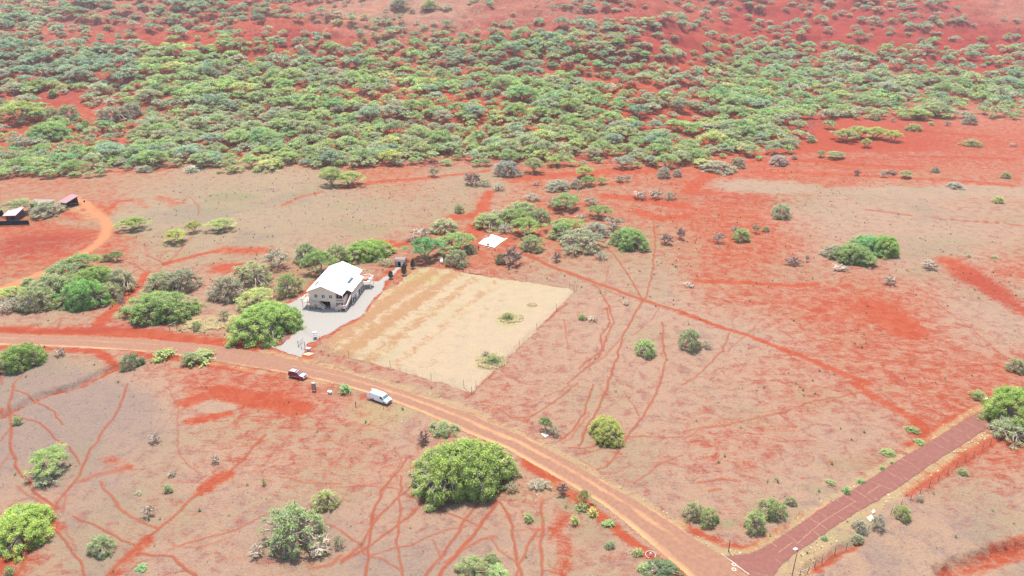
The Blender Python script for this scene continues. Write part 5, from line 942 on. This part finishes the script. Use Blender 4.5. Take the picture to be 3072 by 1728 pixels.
# ------------------------------------------------------------ fences, gates, posts
def hz(x, y): return float(height(np.array([x]), np.array([y]))[0])
def post_mb(x, y, h, r=.055, lean=0): z = hz(x, y); return MB().tube([(x, y, z - .2), (x + lean, y + lean * .3, z + h)], [r, r * .92], 7)
def fence(name, label, P, h, wires=(.3, .75, 1.2, 1.65, 2.0), mids=(), r=.055, rails=(), cat='fence', leans=0, stays=2.4, group=None):
    root = empty(name, (P[0][0], P[0][1], 0)); ox, oy = P[0][0], P[0][1]
    def bl(b, nm, m): b.v = [(x - ox, y - oy, z) for x, y, z in b.v]; return b.build(nm, m, root)
    for k, (x, y) in enumerate(P): bl(post_mb(x, y, h * random.uniform(.95, 1.05), r, random.uniform(-leans, leans)), 'post', MT['post'])
    b = MB()
    for (x0, y0), (x1, y1) in zip(P[:-1], P[1:]):
        z0, z1 = hz(x0, y0), hz(x1, y1)
        for w in wires: b.tube([(x0, y0, z0 + w * h / 2.05), ((x0 + x1) / 2, (y0 + y1) / 2, (z0 + z1) / 2 + w * h / 2.05 - .04), (x1, y1, z1 + w * h / 2.05)], .009, 3, False)
        L = math.hypot(x1 - x0, y1 - y0); n = int(L / stays) if stays else 0
        for k in range(1, n): t = k / n; x, y = x0 + (x1 - x0) * t, y0 + (y1 - y0) * t; z = z0 + (z1 - z0) * t; b.tube([(x, y, z), (x, y, z + h * .97)], .012, 3, False)
    if b.v: bl(b, 'wire', MT['wire'])
    for i, j, zz in rails:
        b = MB(); (x0, y0), (x1, y1) = P[i], P[j]; b.tube([(x0, y0, hz(x0, y0) + zz), (x1, y1, hz(x1, y1) + zz)], .05, 6); bl(b, 'brace_rail', MT['rail'])
    return tag(root, label, cat, group)
w5 = lambda L: P5(L)
fence('wire_fence', 'wire fence with thin posts along the road side of the straw lot', w5([(-330,1010),(-160,1135),(58,1248),(370,1325),(678,1418),(925,1472),(983,1522)]), 2.1, rails=((5, 6, 1.7),))
fence('wire_fence', 'wire fence with thin posts down the right side of the straw lot', w5([(983,1522),(1016,1482),(1183,1325),(1343,1167),(1475,1038),(1622,888),(1755,755)]), 2.1, rails=((0, 1, 1.7), (5, 6, 1.8)) [:1])
fence('wire_fence', 'wire fence along the far side of the straw lot with a braced corner', w5([(1100,632),(1395,672),(1720,725),(1777,740),(1755,755)]), 2.1, rails=((2, 3, 1.9), (3, 4, 1.9)))
fence('pipe_gate', 'wide pinkish pipe gate between posts on the far side of the straw lot', w5([(920,605),(967,612),(1055,622),(1100,632)]), 1.6, wires=(), r=.07, rails=((0, 1, 1.5), (1, 2, 1.5), (1, 2, 1.15), (1, 2, .8), (1, 2, .45), (2, 3, 1.5), (0, 1, .5)), cat='gate', stays=0)
fence('wire_fence', 'short fence between the pipe gate and the shed', w5([(820,588),(860,594),(918,605)]), 1.7)
def f6(L): return fpx([(1140 + x / 6.133, 660 + y / 6.133) for x, y in L])
def f8(L): return fpx([(480 + x / 5.152, 940 + y / 5.152) for x, y in L])
def f4(L): return fpx([(840 + x / 7.156, 1090 + y / 7.156) for x, y in L])
def fs(L): return fpx([(x / 6.44, 560 + y / 6.44) for x, y in L])
fence('rail_fence', 'short white-topped rail joining the left wall of the shed', f6([(135,745),(262,752)]), 1.7, wires=(), rails=((0, 1, 1.6),), stays=0)
fence('rail_fence', 'short white-topped rail joining the right wall of the shed', f6([(520,770),(590,780)]), 1.5, wires=(), rails=((0, 1, 1.4),), stays=0)
fence('post', 'lone thin post in dry grass in front of the tallest cypress shrub', f6([(478,1090)]), 1.6, wires=(), r=.04, cat='post')
fence('post', 'thin post standing in grass behind the house', fpx([(898,838)]), 1.8, wires=(), r=.05, cat='post')
fence('corner_posts', 'brown corner posts with white top rails beside the road, left of the thicket', f8([(280,205),(152,258),(265,265)]), 1.9, wires=(), r=.08, rails=((0, 1, 1.75), (1, 2, 1.75)), stays=0)
fence('wire_fence', 'roadside wire fence with one dark post in front of the bright thicket', f8([(265,265),(690,320),(1130,375),(1500,425),(1808,490)]), 1.6, stays=3)
fence('gate_posts', 'left gate posts of the driveway with a white rail', f8([(1808,490),(1885,472)]), 1.7, wires=(), r=.09, rails=((0, 1, 1.5),), stays=0)
def gate_leaf(label, P, h):
    (x0, y0), (x1, y1) = P; root = empty('gate', (x0, y0, 0)); d = Vector((x1 - x0, y1 - y0, 0)); b = MB()
    for k in range(5): z = .35 + k * (h - .35) / 4; b.tube([(0, 0, z), tuple(d + Vector((0, 0, z)))], .035, 6)
    b.build('bars', MT['galv'], root); b = MB()
    for t in (.02, .5, .98): b.tube([tuple(d * t + Vector((0, 0, .3))), tuple(d * t + Vector((0, 0, h)))], .04, 6)
    b.build('upright', MT['galv'], root); return tag(root, label, 'gate')
gate_leaf('grey five-bar gate leaf swung open at the left of the driveway mouth', f8([(1885,472),(1950,405)]), 1.5)
gate_leaf('grey gate leaf swung open at the right of the driveway mouth', f8([(2138,512),(2210,440)]), 1.5)
fence('gate_posts', 'right gate posts of the driveway with a thin top rail', f8([(2138,512),(2240,527)]), 1.9, wires=(), r=.08, rails=((0, 1, 1.75),), stays=0)
fence('post', 'short post beside the right gate posts of the driveway', f8([(2192,556)]), 1.0, wires=(), r=.07, cat='post')
fence('roadside_fence', 'old wire fence with leaning posts following the side road', P5([(2576,300),(2480,360),(2375,430),(2320,460),(2257,500),(2195,545),(2130,585),(2065,625),(2000,675),(1930,730),(1860,780),(1790,825),(1720,875),(1645,925),(1570,985),(1400,1110),(1237,1225),(1150,1265),(1055,1335),(1000,1365),(945,1415),(885,1455)], 9), 1.5, r=.06, leans=.12, stays=0, rails=((20, 21, 1.3),))
fence('row_of_posts', 'row of seven old posts on the bright red ground', P5([(573,1285),(615,1295),(662,1297),(718,1297),(768,1300),(818,1302),(866,1302)], 3), 1.5, wires=(.8, 1.6), r=.07, leans=.15, stays=0)
fence('row_of_posts', 'two old posts on red ground right of the dead tree', P5([(1370,1332),(1395,1330)], 3), 1.4, wires=(), r=.07, leans=.15, stays=0)
fence('post', 'dark stump-like post in grass left of the van', f4([(1630,935)]), 1.6, wires=(), r=.11, cat='post')
fence('post', 'low marker post in grass below the van', f4([(2222,990)]), .7, wires=(), r=.06, cat='post')
fence('leaning_posts', 'three thin posts with cross bars on the green yard behind the shade cloth', fs([(805,742),(900,738),(942,722)]), 2.0, wires=(), r=.05, rails=((0, 1, 1.8), (1, 2, 1.9)), stays=0)
fence('post', 'leaning brown marker post inside the bend of the junction', P5([(346,1265)], 9), 2.7, wires=(), r=.09, leans=.25, cat='post')
fence('post', 'thin post beside the sapling right of the main road', P5([(1445,305)], 8), 1.0, wires=(), r=.06, cat='post')

# ------------------------------------------------------------ street lamp, signs, boxes, slabs
x, y, _ = gp(2374, 1737); rt = empty('street_lamp', (x, y, 0), R(20)); MB().tube([(0, 0, 0), (0, 0, 6.9)], [.09, .06], 10).build('pole', MT['polebrown'], rt)
MB().lathe([(.16, 0), (.16, .05), (.1, .3)], 10).build('base', MT['polebrown'], rt); MB().beam((0, 0, 6.85), (-.35, 0, 7.0), .06).build('arm', MT['polebrown'], rt)
hd = MB().box(-.95, -.2, -.24, .24, 6.95, 7.12).build('lamp_head', MT['galv'], rt, bevel=.03); MB().box(-.85, -.3, -.18, .18, 6.93, 6.949).build('lens', MT['lamp'], hd); MB().box(-.9, -.45, -.2, .2, 7.122, 7.14).build('top_panel', MT['white'], hd)
tag(rt, 'tall brown street lamp with a pale flat head beside the junction', 'street lamp')
(x, y), = f4([(738, 590)]); rt = empty('sign_board', (x, y, 0), R(-8)); MB().box(-.45, .35, -.05, .05, .25, 2.25).build('board', MT['greywood'], rt); MB().box(-.5, .4, -.12, .12, 2.25, 2.32).build('cap', MT['white'], rt)
MB().box(.36, .50, -.07, .07, -.1, 2.3).build('post', MT['post'], rt); MB().box(-.55, -.455, -.06, .06, -.1, 2.2).build('post', MT['post'], rt); tag(rt, 'tall weathered plank board with a white cap on the road verge', 'board')
def cabinet(label, x, y, rz, w, d, h):
    rt = empty('utility_box', (x, y, 0), rz); MB().box(-w / 2, w / 2, -d / 2, d / 2, .06, h).build('cabinet', MT['galv'], rt, bevel=.02); MB().box(-w / 2 - .05, w / 2 + .05, -d / 2 - .05, d / 2 + .05, h + .002, h + .07).build('lid', MT['white'], rt)
    MB().box(-w / 2 - .1, w / 2 + .1, -d / 2 - .1, d / 2 + .1, 0, .058).build('plinth', MT['concrete'], rt); tag(rt, label, 'utility box')
(x, y), = f8([(2300, 577)]); cabinet('grey utility box with white lid beside the driveway gate', x, y, R(-20), .95, .7, .8)
(x, y), = f4([(1072, 648)]); cabinet('small grey utility box with white lid on the lower verge between the vehicles', x, y, R(-20), .95, .6, .6)
(x, y), = f8([(2402, 385)]); rt = empty('white_rack', (x, y, .03), R(5)); b = MB()
for i in (-1, 1):
    for j in (-1, 1): b.beam((i * .42, j * .3, 0), (i * .42, j * .3, 1.9), .07)
for z in (.5, 1.0, 1.5): b.box(-.42, .42, -.3, .3, z, z + .05)
for k in range(5): b.beam((-.3 + k * .15, -.3, .2), (-.3 + k * .15, -.3, 1.8), .03)
b.build('frame', MT['white'], rt); MB().box(-.5, .5, -.38, .38, 1.9, 2.05).build('top', MT['white'], rt); MB().box(-.3, .3, -.2, .2, .15, .48).build('crate', MT['dark'], rt); MB().box(-.6, .6, -.45, .45, 0, .1).build('base', MT['stone'], rt)
tag(rt, 'white metal rack standing at the edge of the gravel driveway', 'rack')
def pad(label, P, h, m='concrete', name='concrete_pad', cat='concrete pad'):
    c = np.mean(P, 0); z = hz(*c); o = MB().prism([(x - c[0], y - c[1]) for x, y in P], 2, -.1, h).build(name, MT[m], None, (c[0], c[1], z)); tag(o, label, cat); return o
pad('pale concrete pad in grass right of the main road', P5([(1505,378),(1535,368),(1568,388),(1538,408)], 8), .14)
pad('white concrete pad above the grey bushes by the side road', P5([(1385,1012),(1425,990),(1445,1018),(1415,1045)], 9), .15)
pad('small white concrete block next to the pad by the side road', P5([(1425,968),(1440,955),(1452,970),(1436,984)], 9), .3, 'slabwhite')
pad('white concrete block at the far end of the side road', P5([(2262,115),(2285,105),(2306,122),(2282,138)], 9), .35, 'slabwhite')
pad('pale sandy pad in front of the utility box by the driveway', f8([(2200,635),(2290,605),(2380,620),(2300,655)]), .06, 'lumber')
pad('flat pale stone on the upper edge of the main road', f8([(1125,515),(1145,508),(1170,518),(1145,528)]), .1)
SLAB = f6([(1810,440),(1960,480),(2108,515),(2200,440),(2300,365),(2180,315),(2050,272),(2000,335),(1930,345)])
pad('large white concrete slab with a notched corner on red ground', SLAB, .25, 'slabwhite', 'concrete_slab', 'slab')
pad('tan lumber strip lying along the right edge of the white slab', f6([(2205,438),(2290,385),(2350,342),(2310,338),(2285,362)]), .2, 'lumber', 'lumber_strip', 'lumber')
P = f6([(1925,490),(1975,510)]); b = MB().box(-.12, .12, -1.1, 1.1, .1, .2); o = b.build('plank', MT['lumber'], None, (P[0][0], P[0][1], 0), R(-35)); tag(o, 'left plank leaning off the near edge of the white slab', 'plank')
o = MB().box(-.12, .12, -1.0, 1.0, .1, .2).build('plank', MT['lumber'], None, (P[1][0] + .6, P[1][1], 0), R(-35)); tag(o, 'right plank leaning off the near edge of the white slab', 'plank')
(x, y), = f6([(1982, 480)]); rt = empty('barrow', (x, y, .25), R(20)); MB().prism([(-.4, .35), (.4, .35), (.55, .75), (-.5, .7)], 1, -.3, .3).build('tray', MT['dark'], rt); MB().tube([(.5, -.04, .2), (.5, .04, .2)], .2, 12).build('wheel', MT['tyre'], rt)
MB().beam((-.5, .25, .7), (-1.1, .28, .62), .04).beam((-.5, -.25, .7), (-1.1, -.28, .62), .04).beam((-.3, .2, 0), (-.3, .2, .4), .04).beam((-.3, -.2, 0), (-.3, -.2, .4), .04).build('handle', MT['galv'], rt); tag(rt, 'dark wheelbarrow on the near edge of the white slab', 'wheelbarrow')
(x, y), = f6([(1965, 345)]); b = MB()
for k in range(4): b.tube([(k * .3 - .5, .1 * k, 0), (k * .3 - .5, .1 * k, 1.4)], .035, 6)
rt = empty('standing_pipes', (x, y, 0)); b.build('pipes', MT['galv'], rt); MB().beam((-.5, 0, .8), (.45, .3, .8), .04).build('tie', MT['galv'], rt); tag(rt, 'cluster of grey upright pipes behind the notch of the slab', 'pipes')
P = f6([(1130, 782)]); rt = empty('white_board', (P[0][0], P[0][1], 0), R(4)); b = MB().beam((0, 0, .05), (0, 2.4, 1.1), 1.0, .06); b.build('panel', MT['slabwhite'], rt); MB().box(-.4, .4, 2.3, 2.4, .0, 1.0).build('prop', MT['galv'], rt); tag(rt, 'long white board propped up on red ground behind the lot', 'board')
(x, y), = fpx([cv(8, 2333, 1292)]); rt = empty('hydrant_ring', (x, y, 0)); V = MB(); k = 26
for i, (r_, z) in enumerate([(.80, 0), (.80, .16), (.98, .16), (.98, 0)]):
    for j in range(k + 1): a = 2 * math.pi * (j / k) * .82 - .9; V.v.append((r_ * math.cos(a), r_ * math.sin(a), z))
for i in range(3):
    for j in range(k): V.f.append((i * (k + 1) + j, i * (k + 1) + j + 1, (i + 1) * (k + 1) + j + 1, (i + 1) * (k + 1) + j))
V.build('kerb_ring', MT['stone'], rt); MB().lathe([(.16, 0), (.14, .1), (.11, .12), (.11, .5), (.14, .52), (.12, .62), (.04, .7)], 12).tube([(-.2, 0, .42), (.2, 0, .42)], .06, 8).build('hydrant', MT['slabwhite'], rt); tag(rt, 'pale hydrant inside a broken concrete ring near the bottom edge', 'hydrant')
for yy, lab in ((1365, 'far one of two round pale covers in the road near the junction'), (1402, 'near one of two round pale covers in the road near the junction')):
    (x, y), = fpx([cv(9, 387, yy)]); rt = empty('manhole_cover', (x, y, .088)); MB().lathe([(.0, .0), (.42, .0), (.42, .012)], 24).build('collar', MT['marking'], rt); MB().lathe([(.0, .0), (.24, .0), (.24, .02)], 20).build('lid', MT['polebrown'], rt); tag(rt, lab, 'manhole cover')

# ------------------------------------------------------------ barrel-roofed garden shed, cypress shrubs
rt = empty('garden_shed', (-41.3, 231.4, 0), R(-8)); b = MB()
b.box(0, 1.15, 0, .1, 0, 2.0); b.box(2.1, 3.5, 0, .1, 0, 2.0); b.box(1.15, 2.1, 0, .1, 1.85, 2.0); pr = [(0, 0), (2.6, 0), (2.6, 2.0), (2.25, 2.55), (1.3, 2.85), (.35, 2.55), (0, 2.0)]
b.prism(pr, 0, 0, .1) if False else b.prism([(.1, 0), (2.5, 0), (2.5, 1.98), (2.2, 2.45), (1.3, 2.75), (.4, 2.45), (.1, 1.98)], 0, 0, .09); b.prism([(.1, 0), (2.5, 0), (2.5, 1.98), (2.2, 2.45), (1.3, 2.75), (.4, 2.45), (.1, 1.98)], 0, 3.41, 3.5); b.box(.0, 3.5, 2.5, 2.6, 0, 2.0)
b.build('wall', MT['greywood'], rt); c = MB(); ro = [(-.2, 1.93), (.3, 2.58), (1.3, 2.92), (2.3, 2.58), (2.8, 1.93), (2.75, 1.87), (2.25, 2.49), (1.3, 2.82), (.35, 2.49), (-.15, 1.87)]
c.prism(ro, 0, -.2, 3.7); c.build('roof', MT['shingle'], rt); d = MB().box(2.12, 3.0, -.06, -.003, .05, 1.85).build('door', MT['trim'], rt); MB().box(2.2, 2.26, -.09, -.062, .9, 1.05).build('handle', MT['dark'], d); MB().box(.1, 3.4, .11, 2.49, .02, .08).build('floor', MT['dark'], rt)
tag(rt, 'small grey-brown garden shed with arched shingle roof and open door', 'shed')
def cypress(P, h, w, label, seed):
    (x, y), = f6([P]); rt = empty('cypress_shrub', (x, y, 0)); r = np.random.default_rng(seed); n = 2600; t = r.random(n) ** .8; a = r.uniform(0, 6.283, n)
    rr = w / 2 * np.sin(np.clip(t, .02, 1) ** .62 * 2.6 + .25) ** .8 * (.75 + .3 * r.random(n)) * (1 + .18 * np.sin(a * 3 + t * 9)); z = .45 + (h - .45) * t
    pos = np.stack([rr * np.cos(a), rr * np.sin(a), z], -1); up = pos * [1, 1, 0] + r.normal(size=(n, 3)) * .25 + [0, 0, .3]; up /= np.linalg.norm(up, axis=1)[:, None]; q = r.normal(size=(n, 3)); q -= (q * up).sum(1)[:, None] * up; q /= np.linalg.norm(q, axis=1)[:, None]; s = np.cross(up, q); L = .1
    V = np.stack([pos - q * L, pos + s * L * .6, pos + q * L, pos - s * L * .6], 1).reshape(-1, 3); link('crown', raw_mesh('crown', V, np.arange(4 * n).reshape(n, 4), MT['topiary']), rt)
    MB().tube([(0, 0, -.1), (.03, 0, h * .7)], [.07, .03], 6).build('trunk', MT['wood'], rt); MB().lathe([(.0, 0), (w * .42, .0), (w * .3, .05), (.0, .07)], 14, (0, 0, .015)).build('soil_ring', MT['stone'], rt); tag(rt, label, 'shrub')
cypress((200, 1075), 2.7, 1.6, 'clipped cypress shrub beside the gravel path, nearest the house', 1); cypress((445, 1008), 3.9, 1.9, 'tallest clipped cypress shrub, right of the shed door', 2); cypress((603, 885), 3.3, 1.5, 'clipped cypress shrub farthest to the right of the shed', 3)

# ------------------------------------------------------------ buildings at the far left
def leanto(name, label, o, rz, w, d, h0, h1, roofm, openright):
    rt = empty(name, (o[0], o[1], 0), rz); b = MB(); b.box(0, w, 0, .12, 0, h0); b.prism([(0, 0), (d, 0), (d, h1), (0, h0)], 0, 0, .12)
    if not openright: b.prism([(0, 0), (d, 0), (d, h1), (0, h0)], 0, w - .12, w)
    b.box(.12, w - .12, d - .12, d, 0, h1) ; b.build('wall', MT['brownwall'], rt)
    s = (h1 - h0) / d; c = MB().prism([(-.7, h0 - .7 * s + .02), (d + .7, h1 + .7 * s + .02), (d + .7, h1 + .7 * s + .14), (-.7, h0 - .7 * s + .14)], 0, -.7, w + .7); c.build('roof', MT[roofm], rt)
    if openright:
        for y in (.06, d / 2, d - .06): MB().box(w - .14, w, y - .07, y + .07, 0, h0 + s * y).build('post', MT['post'], rt)
    else:
        q = MB().box(w * .5, w * .85, -.04, -.002, 0, 1.9).build('door', MT['dark'], rt)
    return tag(rt, label, 'shed'), rt
leanto('open_shed', 'dark brown open shed with maroon slanting metal roof at the left', (-197.9, 298.6), R(-22), 3.7, 5.6, 2.5, 3.8, 'maroon', True)
leanto('brown_shed', 'dark brown shed with faded pink metal roof at the left edge', (-209.9, 279.9), R(5), 3.8, 6.8, 2.5, 3.6, 'pinkroof', False)
P = fs([(430, 500), (800, 475)]); leanto('low_shelter', 'low dark shelter with grey roof half hidden behind the yard tree', (P[0][0], P[0][1] + 6), R(-4), 8.5, 3.5, 2.2, 2.6, 'shingle', False)
(x, y), = fs([(1185, 470)]); rt = empty('sawhorse', (x, y, 0), R(-15)); b = MB()
for k in range(4): b.beam((-.3 + .3 * k, -.9, .9), (.6 + .3 * k, 1.4, 1.5), .12, .05)
b.build('planks', MT['galv'], rt); b = MB()
for px_, py_ in ((-.3, -.8), (.6, -.8), (0, 1.2), (1.0, 1.2)): MB().beam((px_, py_, 0), (px_ + .1, py_, 1.0), .1).build('leg', MT['post'], rt)
tag(rt, 'rack of pale planks on legs against the open shed', 'plank rack')
(x, y), = fs([(1440, 350)]); rt = empty('flat_trailer', (x, y, 0), R(4)); MB().box(-1.3, 1.3, -.75, .75, .5, .62).build('bed', MT['rail'], rt); MB().beam((1.3, 0, .5), (2.3, 0, .42), .09).build('drawbar', MT['post'], rt)
for s in (-1, 1): MB().tube([(-.2, s * .8, .33), (-.2, s * .95, .33)], .33, 14).build('wheel', MT['tyre'], rt)
tag(rt, 'low flat trailer sticking out of the open shed', 'trailer')
(x, y), = fs([(1632, 298)]); rt = empty('barrel', (x, y, 0)); MB().lathe([(.0, 0), (.3, 0), (.33, .25), (.33, .65), (.3, .9)], 14).build('drum', MT['dark'], rt); MB().lathe([(.0, 0), (.3, 0), (.3, .03)], 14, (0, 0, .9)).build('lid', MT['rail'], rt); tag(rt, 'small dark barrel on orange dirt right of the open shed', 'barrel')
def screen(label, P, h):
    (x0, y0), (x1, y1) = P; rt = empty('shade_fence', (x0, y0, 0), math.atan2(y1 - y0, x1 - x0)); L = math.hypot(x1 - x0, y1 - y0); n = max(2, int(L / 2.5)); MB().box(0, L, -.015, .015, .03, h).build('shade_cloth', MT['screen'], rt)
    for k in range(n + 1): MB().tube([(L * k / n, .06, -.1), (L * k / n, .06, h + .08)], .04, 6).build('post', MT['post'], rt)
    MB().tube([(0, .06, h), (L, .06, h)], .03, 6).build('top_rail', MT['post'], rt); tag(rt, label, 'fence')
P = fs([(-250, 765), (575, 746)]); screen('long black shade-cloth fence in front of the brown shed', P, 2.0)
P = fs([(-150, 640), (76, 545)]); screen('short black shade-cloth fence behind the brown shed at the edge', P, 2.2)
for q, lab in (((975, 560), 'white bundle on the grass under the yard tree, right one'), ((865, 590), 'white bundle on the grass under the yard tree, left one')):
    (x, y), = fs([q]); rt = empty('white_bundle', (x, y, 0), R(30)); MB().box(-.6, .6, -.3, .3, 0, .35).build('sack', MT['white'], rt, bevel=.12); MB().box(-.1, .1, -.32, .32, .0, .37).build('strap', MT['galv'], rt); tag(rt, lab, 'bundle')

# ------------------------------------------------------------ rocks, rubble and ground growth
def rock(b, x, y, z, s, r):
    k = 6; V = []
    for i, (q, h_) in enumerate(((.8, -.3), (1, .15), (.6, .6))):
        for j in range(k): a = j * 6.283 / k + i * .4; w = s * q * r.uniform(.75, 1.2); V.append((x + w * math.cos(a), y + w * math.sin(a), z + s * h_ * r.uniform(.8, 1.2)))
    b.add(V, [(i * k + j, i * k + (j + 1) % k, (i + 1) * k + (j + 1) % k, (i + 1) * k + j) for i in range(2) for j in range(k)] + [tuple(2 * k + j for j in range(k))])
def build_rocks():
    r = random.Random(3); b = MB(); P = P5([(1450,1215),(1500,1205),(1560,1190),(1650,1185)], 1)
    for (x0, y0), (x1, y1) in zip(P[:-1], P[1:]):
        for k in range(26): t = r.random(); rock(b, x0 + (x1 - x0) * t + r.uniform(-.8, .8), y0 + (y1 - y0) * t + r.uniform(-1.2, 1.2), hz(x0, y0) + r.uniform(.1, 1.6), r.uniform(.4, .9), r)
    o = b.build('stone_heap', MT['stone'], None); tag(o, 'long grey heap of stones and logs on the flat below the woodland, left', 'stone heap')
    b = MB(); zones = [(3, 940,1080,700,960,260), (3, 640,1000,930,1020,220), (3, 390,560,1085,1125,60), (1, 1550,2100,1090,1150,150), (1, 2150,2570,1180,1240,120), (2, 300,720,1200,1260,150), (2, 950,2000,1130,1210,260), (2, 2000,2570,1160,1240,160), (3, 1350,1900,380,470,180), (3, 1600,1960,60,160,220), (3, 2150,2570,180,320,160), (2, 2100,2400,400,520,160), (1, 1150,1500,170,240,90), (1, 1700,2300,220,280,120), (1, 50,700,610,680,160), (2, 2000,2500,80,330,260)]
    for c, x0, x1, y0, y1, n in zones:
        X = np.array([r.uniform(x0, x1) for _ in range(n)]); Y = np.array([r.uniform(y0, y1) for _ in range(n)]); G = cpts(c, list(zip(X, Y)))
        for x, y, z in G: rock(b, x, y, z, abs(r.gauss(.3, .3)) + .18, r)
    tag(b.build('rubble', MT['redrock'], None), 'dark red rubble strewn along the slopes and woodland edge', 'rubble', None, 'stuff')
build_rocks()
def tufts(name, label, N, box, accept, m, size, blades, seed):
    r = np.random.default_rng(seed); x = r.uniform(box[0], box[1], N); y = r.uniform(box[2], box[3], N); px, py = to_photo(x, y, 0 * x); k = (px > -30) & (px < 3100) & (py < 1760); x, y = x[k], y[k]; z = height(x, y)
    A = fields(x, y, z); p = accept(A, x, y); k = r.random(len(x)) < p; x, y, z = x[k], y[k], z[k]; n = len(x); V = []; s = size * r.uniform(.5, 1.5, n)
    for b_ in range(blades):
        a = r.uniform(0, 6.283, n); o = s * r.uniform(.1, .7, n); h = s * r.uniform(.5, 1.1, n); cx, cy = x + np.cos(a) * o * .5, y + np.sin(a) * o * .5; w = s * .22; ex, ey = cx + np.cos(a) * s * .5, cy + np.sin(a) * s * .5
        V.append(np.stack([np.stack([cx - np.sin(a) * w, cy + np.cos(a) * w, z], -1), np.stack([cx + np.sin(a) * w, cy - np.cos(a) * w, z], -1), np.stack([ex, ey, z + h], -1)], 1))
    V = np.concatenate(V, 0); V = V.reshape(-1, 3); tag(link(name, raw_mesh(name, V, np.arange(len(V)).reshape(-1, 3), m)), label, name.replace('_', ' '), None, 'stuff'); print(name, n)
offroad = lambda x, y: ~(inpoly(x, y, E1 + E2[::-1]) | inpoly(x, y, S1 + S2[::-1]))
tufts('dead_grass', 'sparse tufts of grey dead grass over the red flats', 60000, (-150, 170, 88, 330), lambda A, x, y: .5 * sstep(.35, .8, A['cover'] + .8 * (fbm(x / 4, y / 4, 3, 8) - .5)) * (1 - A['track']) * (A['dry'] < .5) * (A['gravel'] < .5) * offroad(x, y), MT['greytuft'], .24, 3, 1)
tufts('dry_weeds', 'small dark green and brown weeds dotted over the flats', 9000, (-160, 190, 90, 380), lambda A, x, y: (.05 + .5 * A['green'] + .25 * sstep(20, 60, x) * sstep(.55, .7, fbm(x / 9, y / 9, 3, 18))) * (1 - A['track']) * (A['dry'] < .5) * (A['gravel'] < .5) * offroad(x, y), MT['weed'], .42, 9, 2)
tufts('straw_grass', 'yellow dry grass tufts along the road verges', 60000, (-150, 130, 88, 260), lambda A, x, y: sstep(.3, .8, A['tan']) * sstep(.4, .6, fbm(x / 2.5, y / 2.5, 3, 28)) * .6 * offroad(x, y), MT['strawtuft'], .3, 4, 3)
def patch_grass(label, c, x, y, rx, ry, n, seed):
    p = gp(*cv(c, x, y)); s, sn = px_scale(p); a, b2 = rx / 2.516 / s, ry / 2.516 / s / sn; r = np.random.default_rng(seed); t = r.uniform(0, 6.283, n); q = np.sqrt(r.random(n)); X = p[0] + a * q * np.cos(t) + r.normal(size=n) * .25; Y = p[1] + b2 * q * np.sin(t) + r.normal(size=n) * .3; kk = fbm(X / 1.3, Y / 1.3, 3, seed) + .35 * (1 - q) > .5; X, Y = X[kk], Y[kk]; n = len(X); Z = height(X, Y); V = []
    for k in range(5):
        w = r.uniform(0, 6.283, n); h = r.uniform(.25, .6, n); V.append(np.stack([np.stack([X - np.sin(w) * .07, Y + np.cos(w) * .07, Z], -1), np.stack([X + np.sin(w) * .07, Y - np.cos(w) * .07, Z], -1), np.stack([X + np.cos(w) * .25, Y + np.sin(w) * .25, Z + h], -1)], 1))
    V = np.concatenate(V).reshape(-1, 3); V[:, :2] -= p[:2]; o = link('tall_grass', raw_mesh('tall_grass', V, np.arange(len(V)).reshape(-1, 3), MT['strawtuft']), None, (p[0], p[1], 0)); tag(o, label, 'grass', None, 'stuff')
patch_grass('unmown tall grass round the bush inside the straw lot', 5, 1280, 950, 95, 42, 1400, 5); patch_grass('unmown tall grass round the bush by the lot fence', 5, 1130, 1275, 120, 60, 1800, 6); patch_grass('small unmown tuft patch high in the straw lot', 5, 1440, 850, 32, 14, 250, 7)
patch_grass('dry yellow grass between the left gate posts and bright thicket', 4, 1560, 1010, 170, 50, 2600, 8)

# ------------------------------------------------------------ plants in their places
for t in TREES: put_tree(*t)
build_belt_objects()
# ------------------------------------------------------------ thin haze of the warm air, a closed box round everything
HZ = MB().box(-1600, 1600, -60, 1700, -30, 420).build('haze', None, None); HZ.data.materials.clear()
hm = bpy.data.materials.new('haze'); hm.use_nodes = True; n_ = hm.node_tree; n_.nodes.remove(n_.nodes['Principled BSDF']); v_ = n_.nodes.new('ShaderNodeVolumePrincipled')
v_.inputs['Color'].default_value = (.86, .9, 1, 1); v_.inputs['Density'].default_value = .00011; v_.inputs['Anisotropy'].default_value = .2
n_.links.new(v_.outputs[0], n_.nodes['Material Output'].inputs['Volume']); HZ.data.materials.append(hm); tag(HZ, None, None, None, 'stuff')
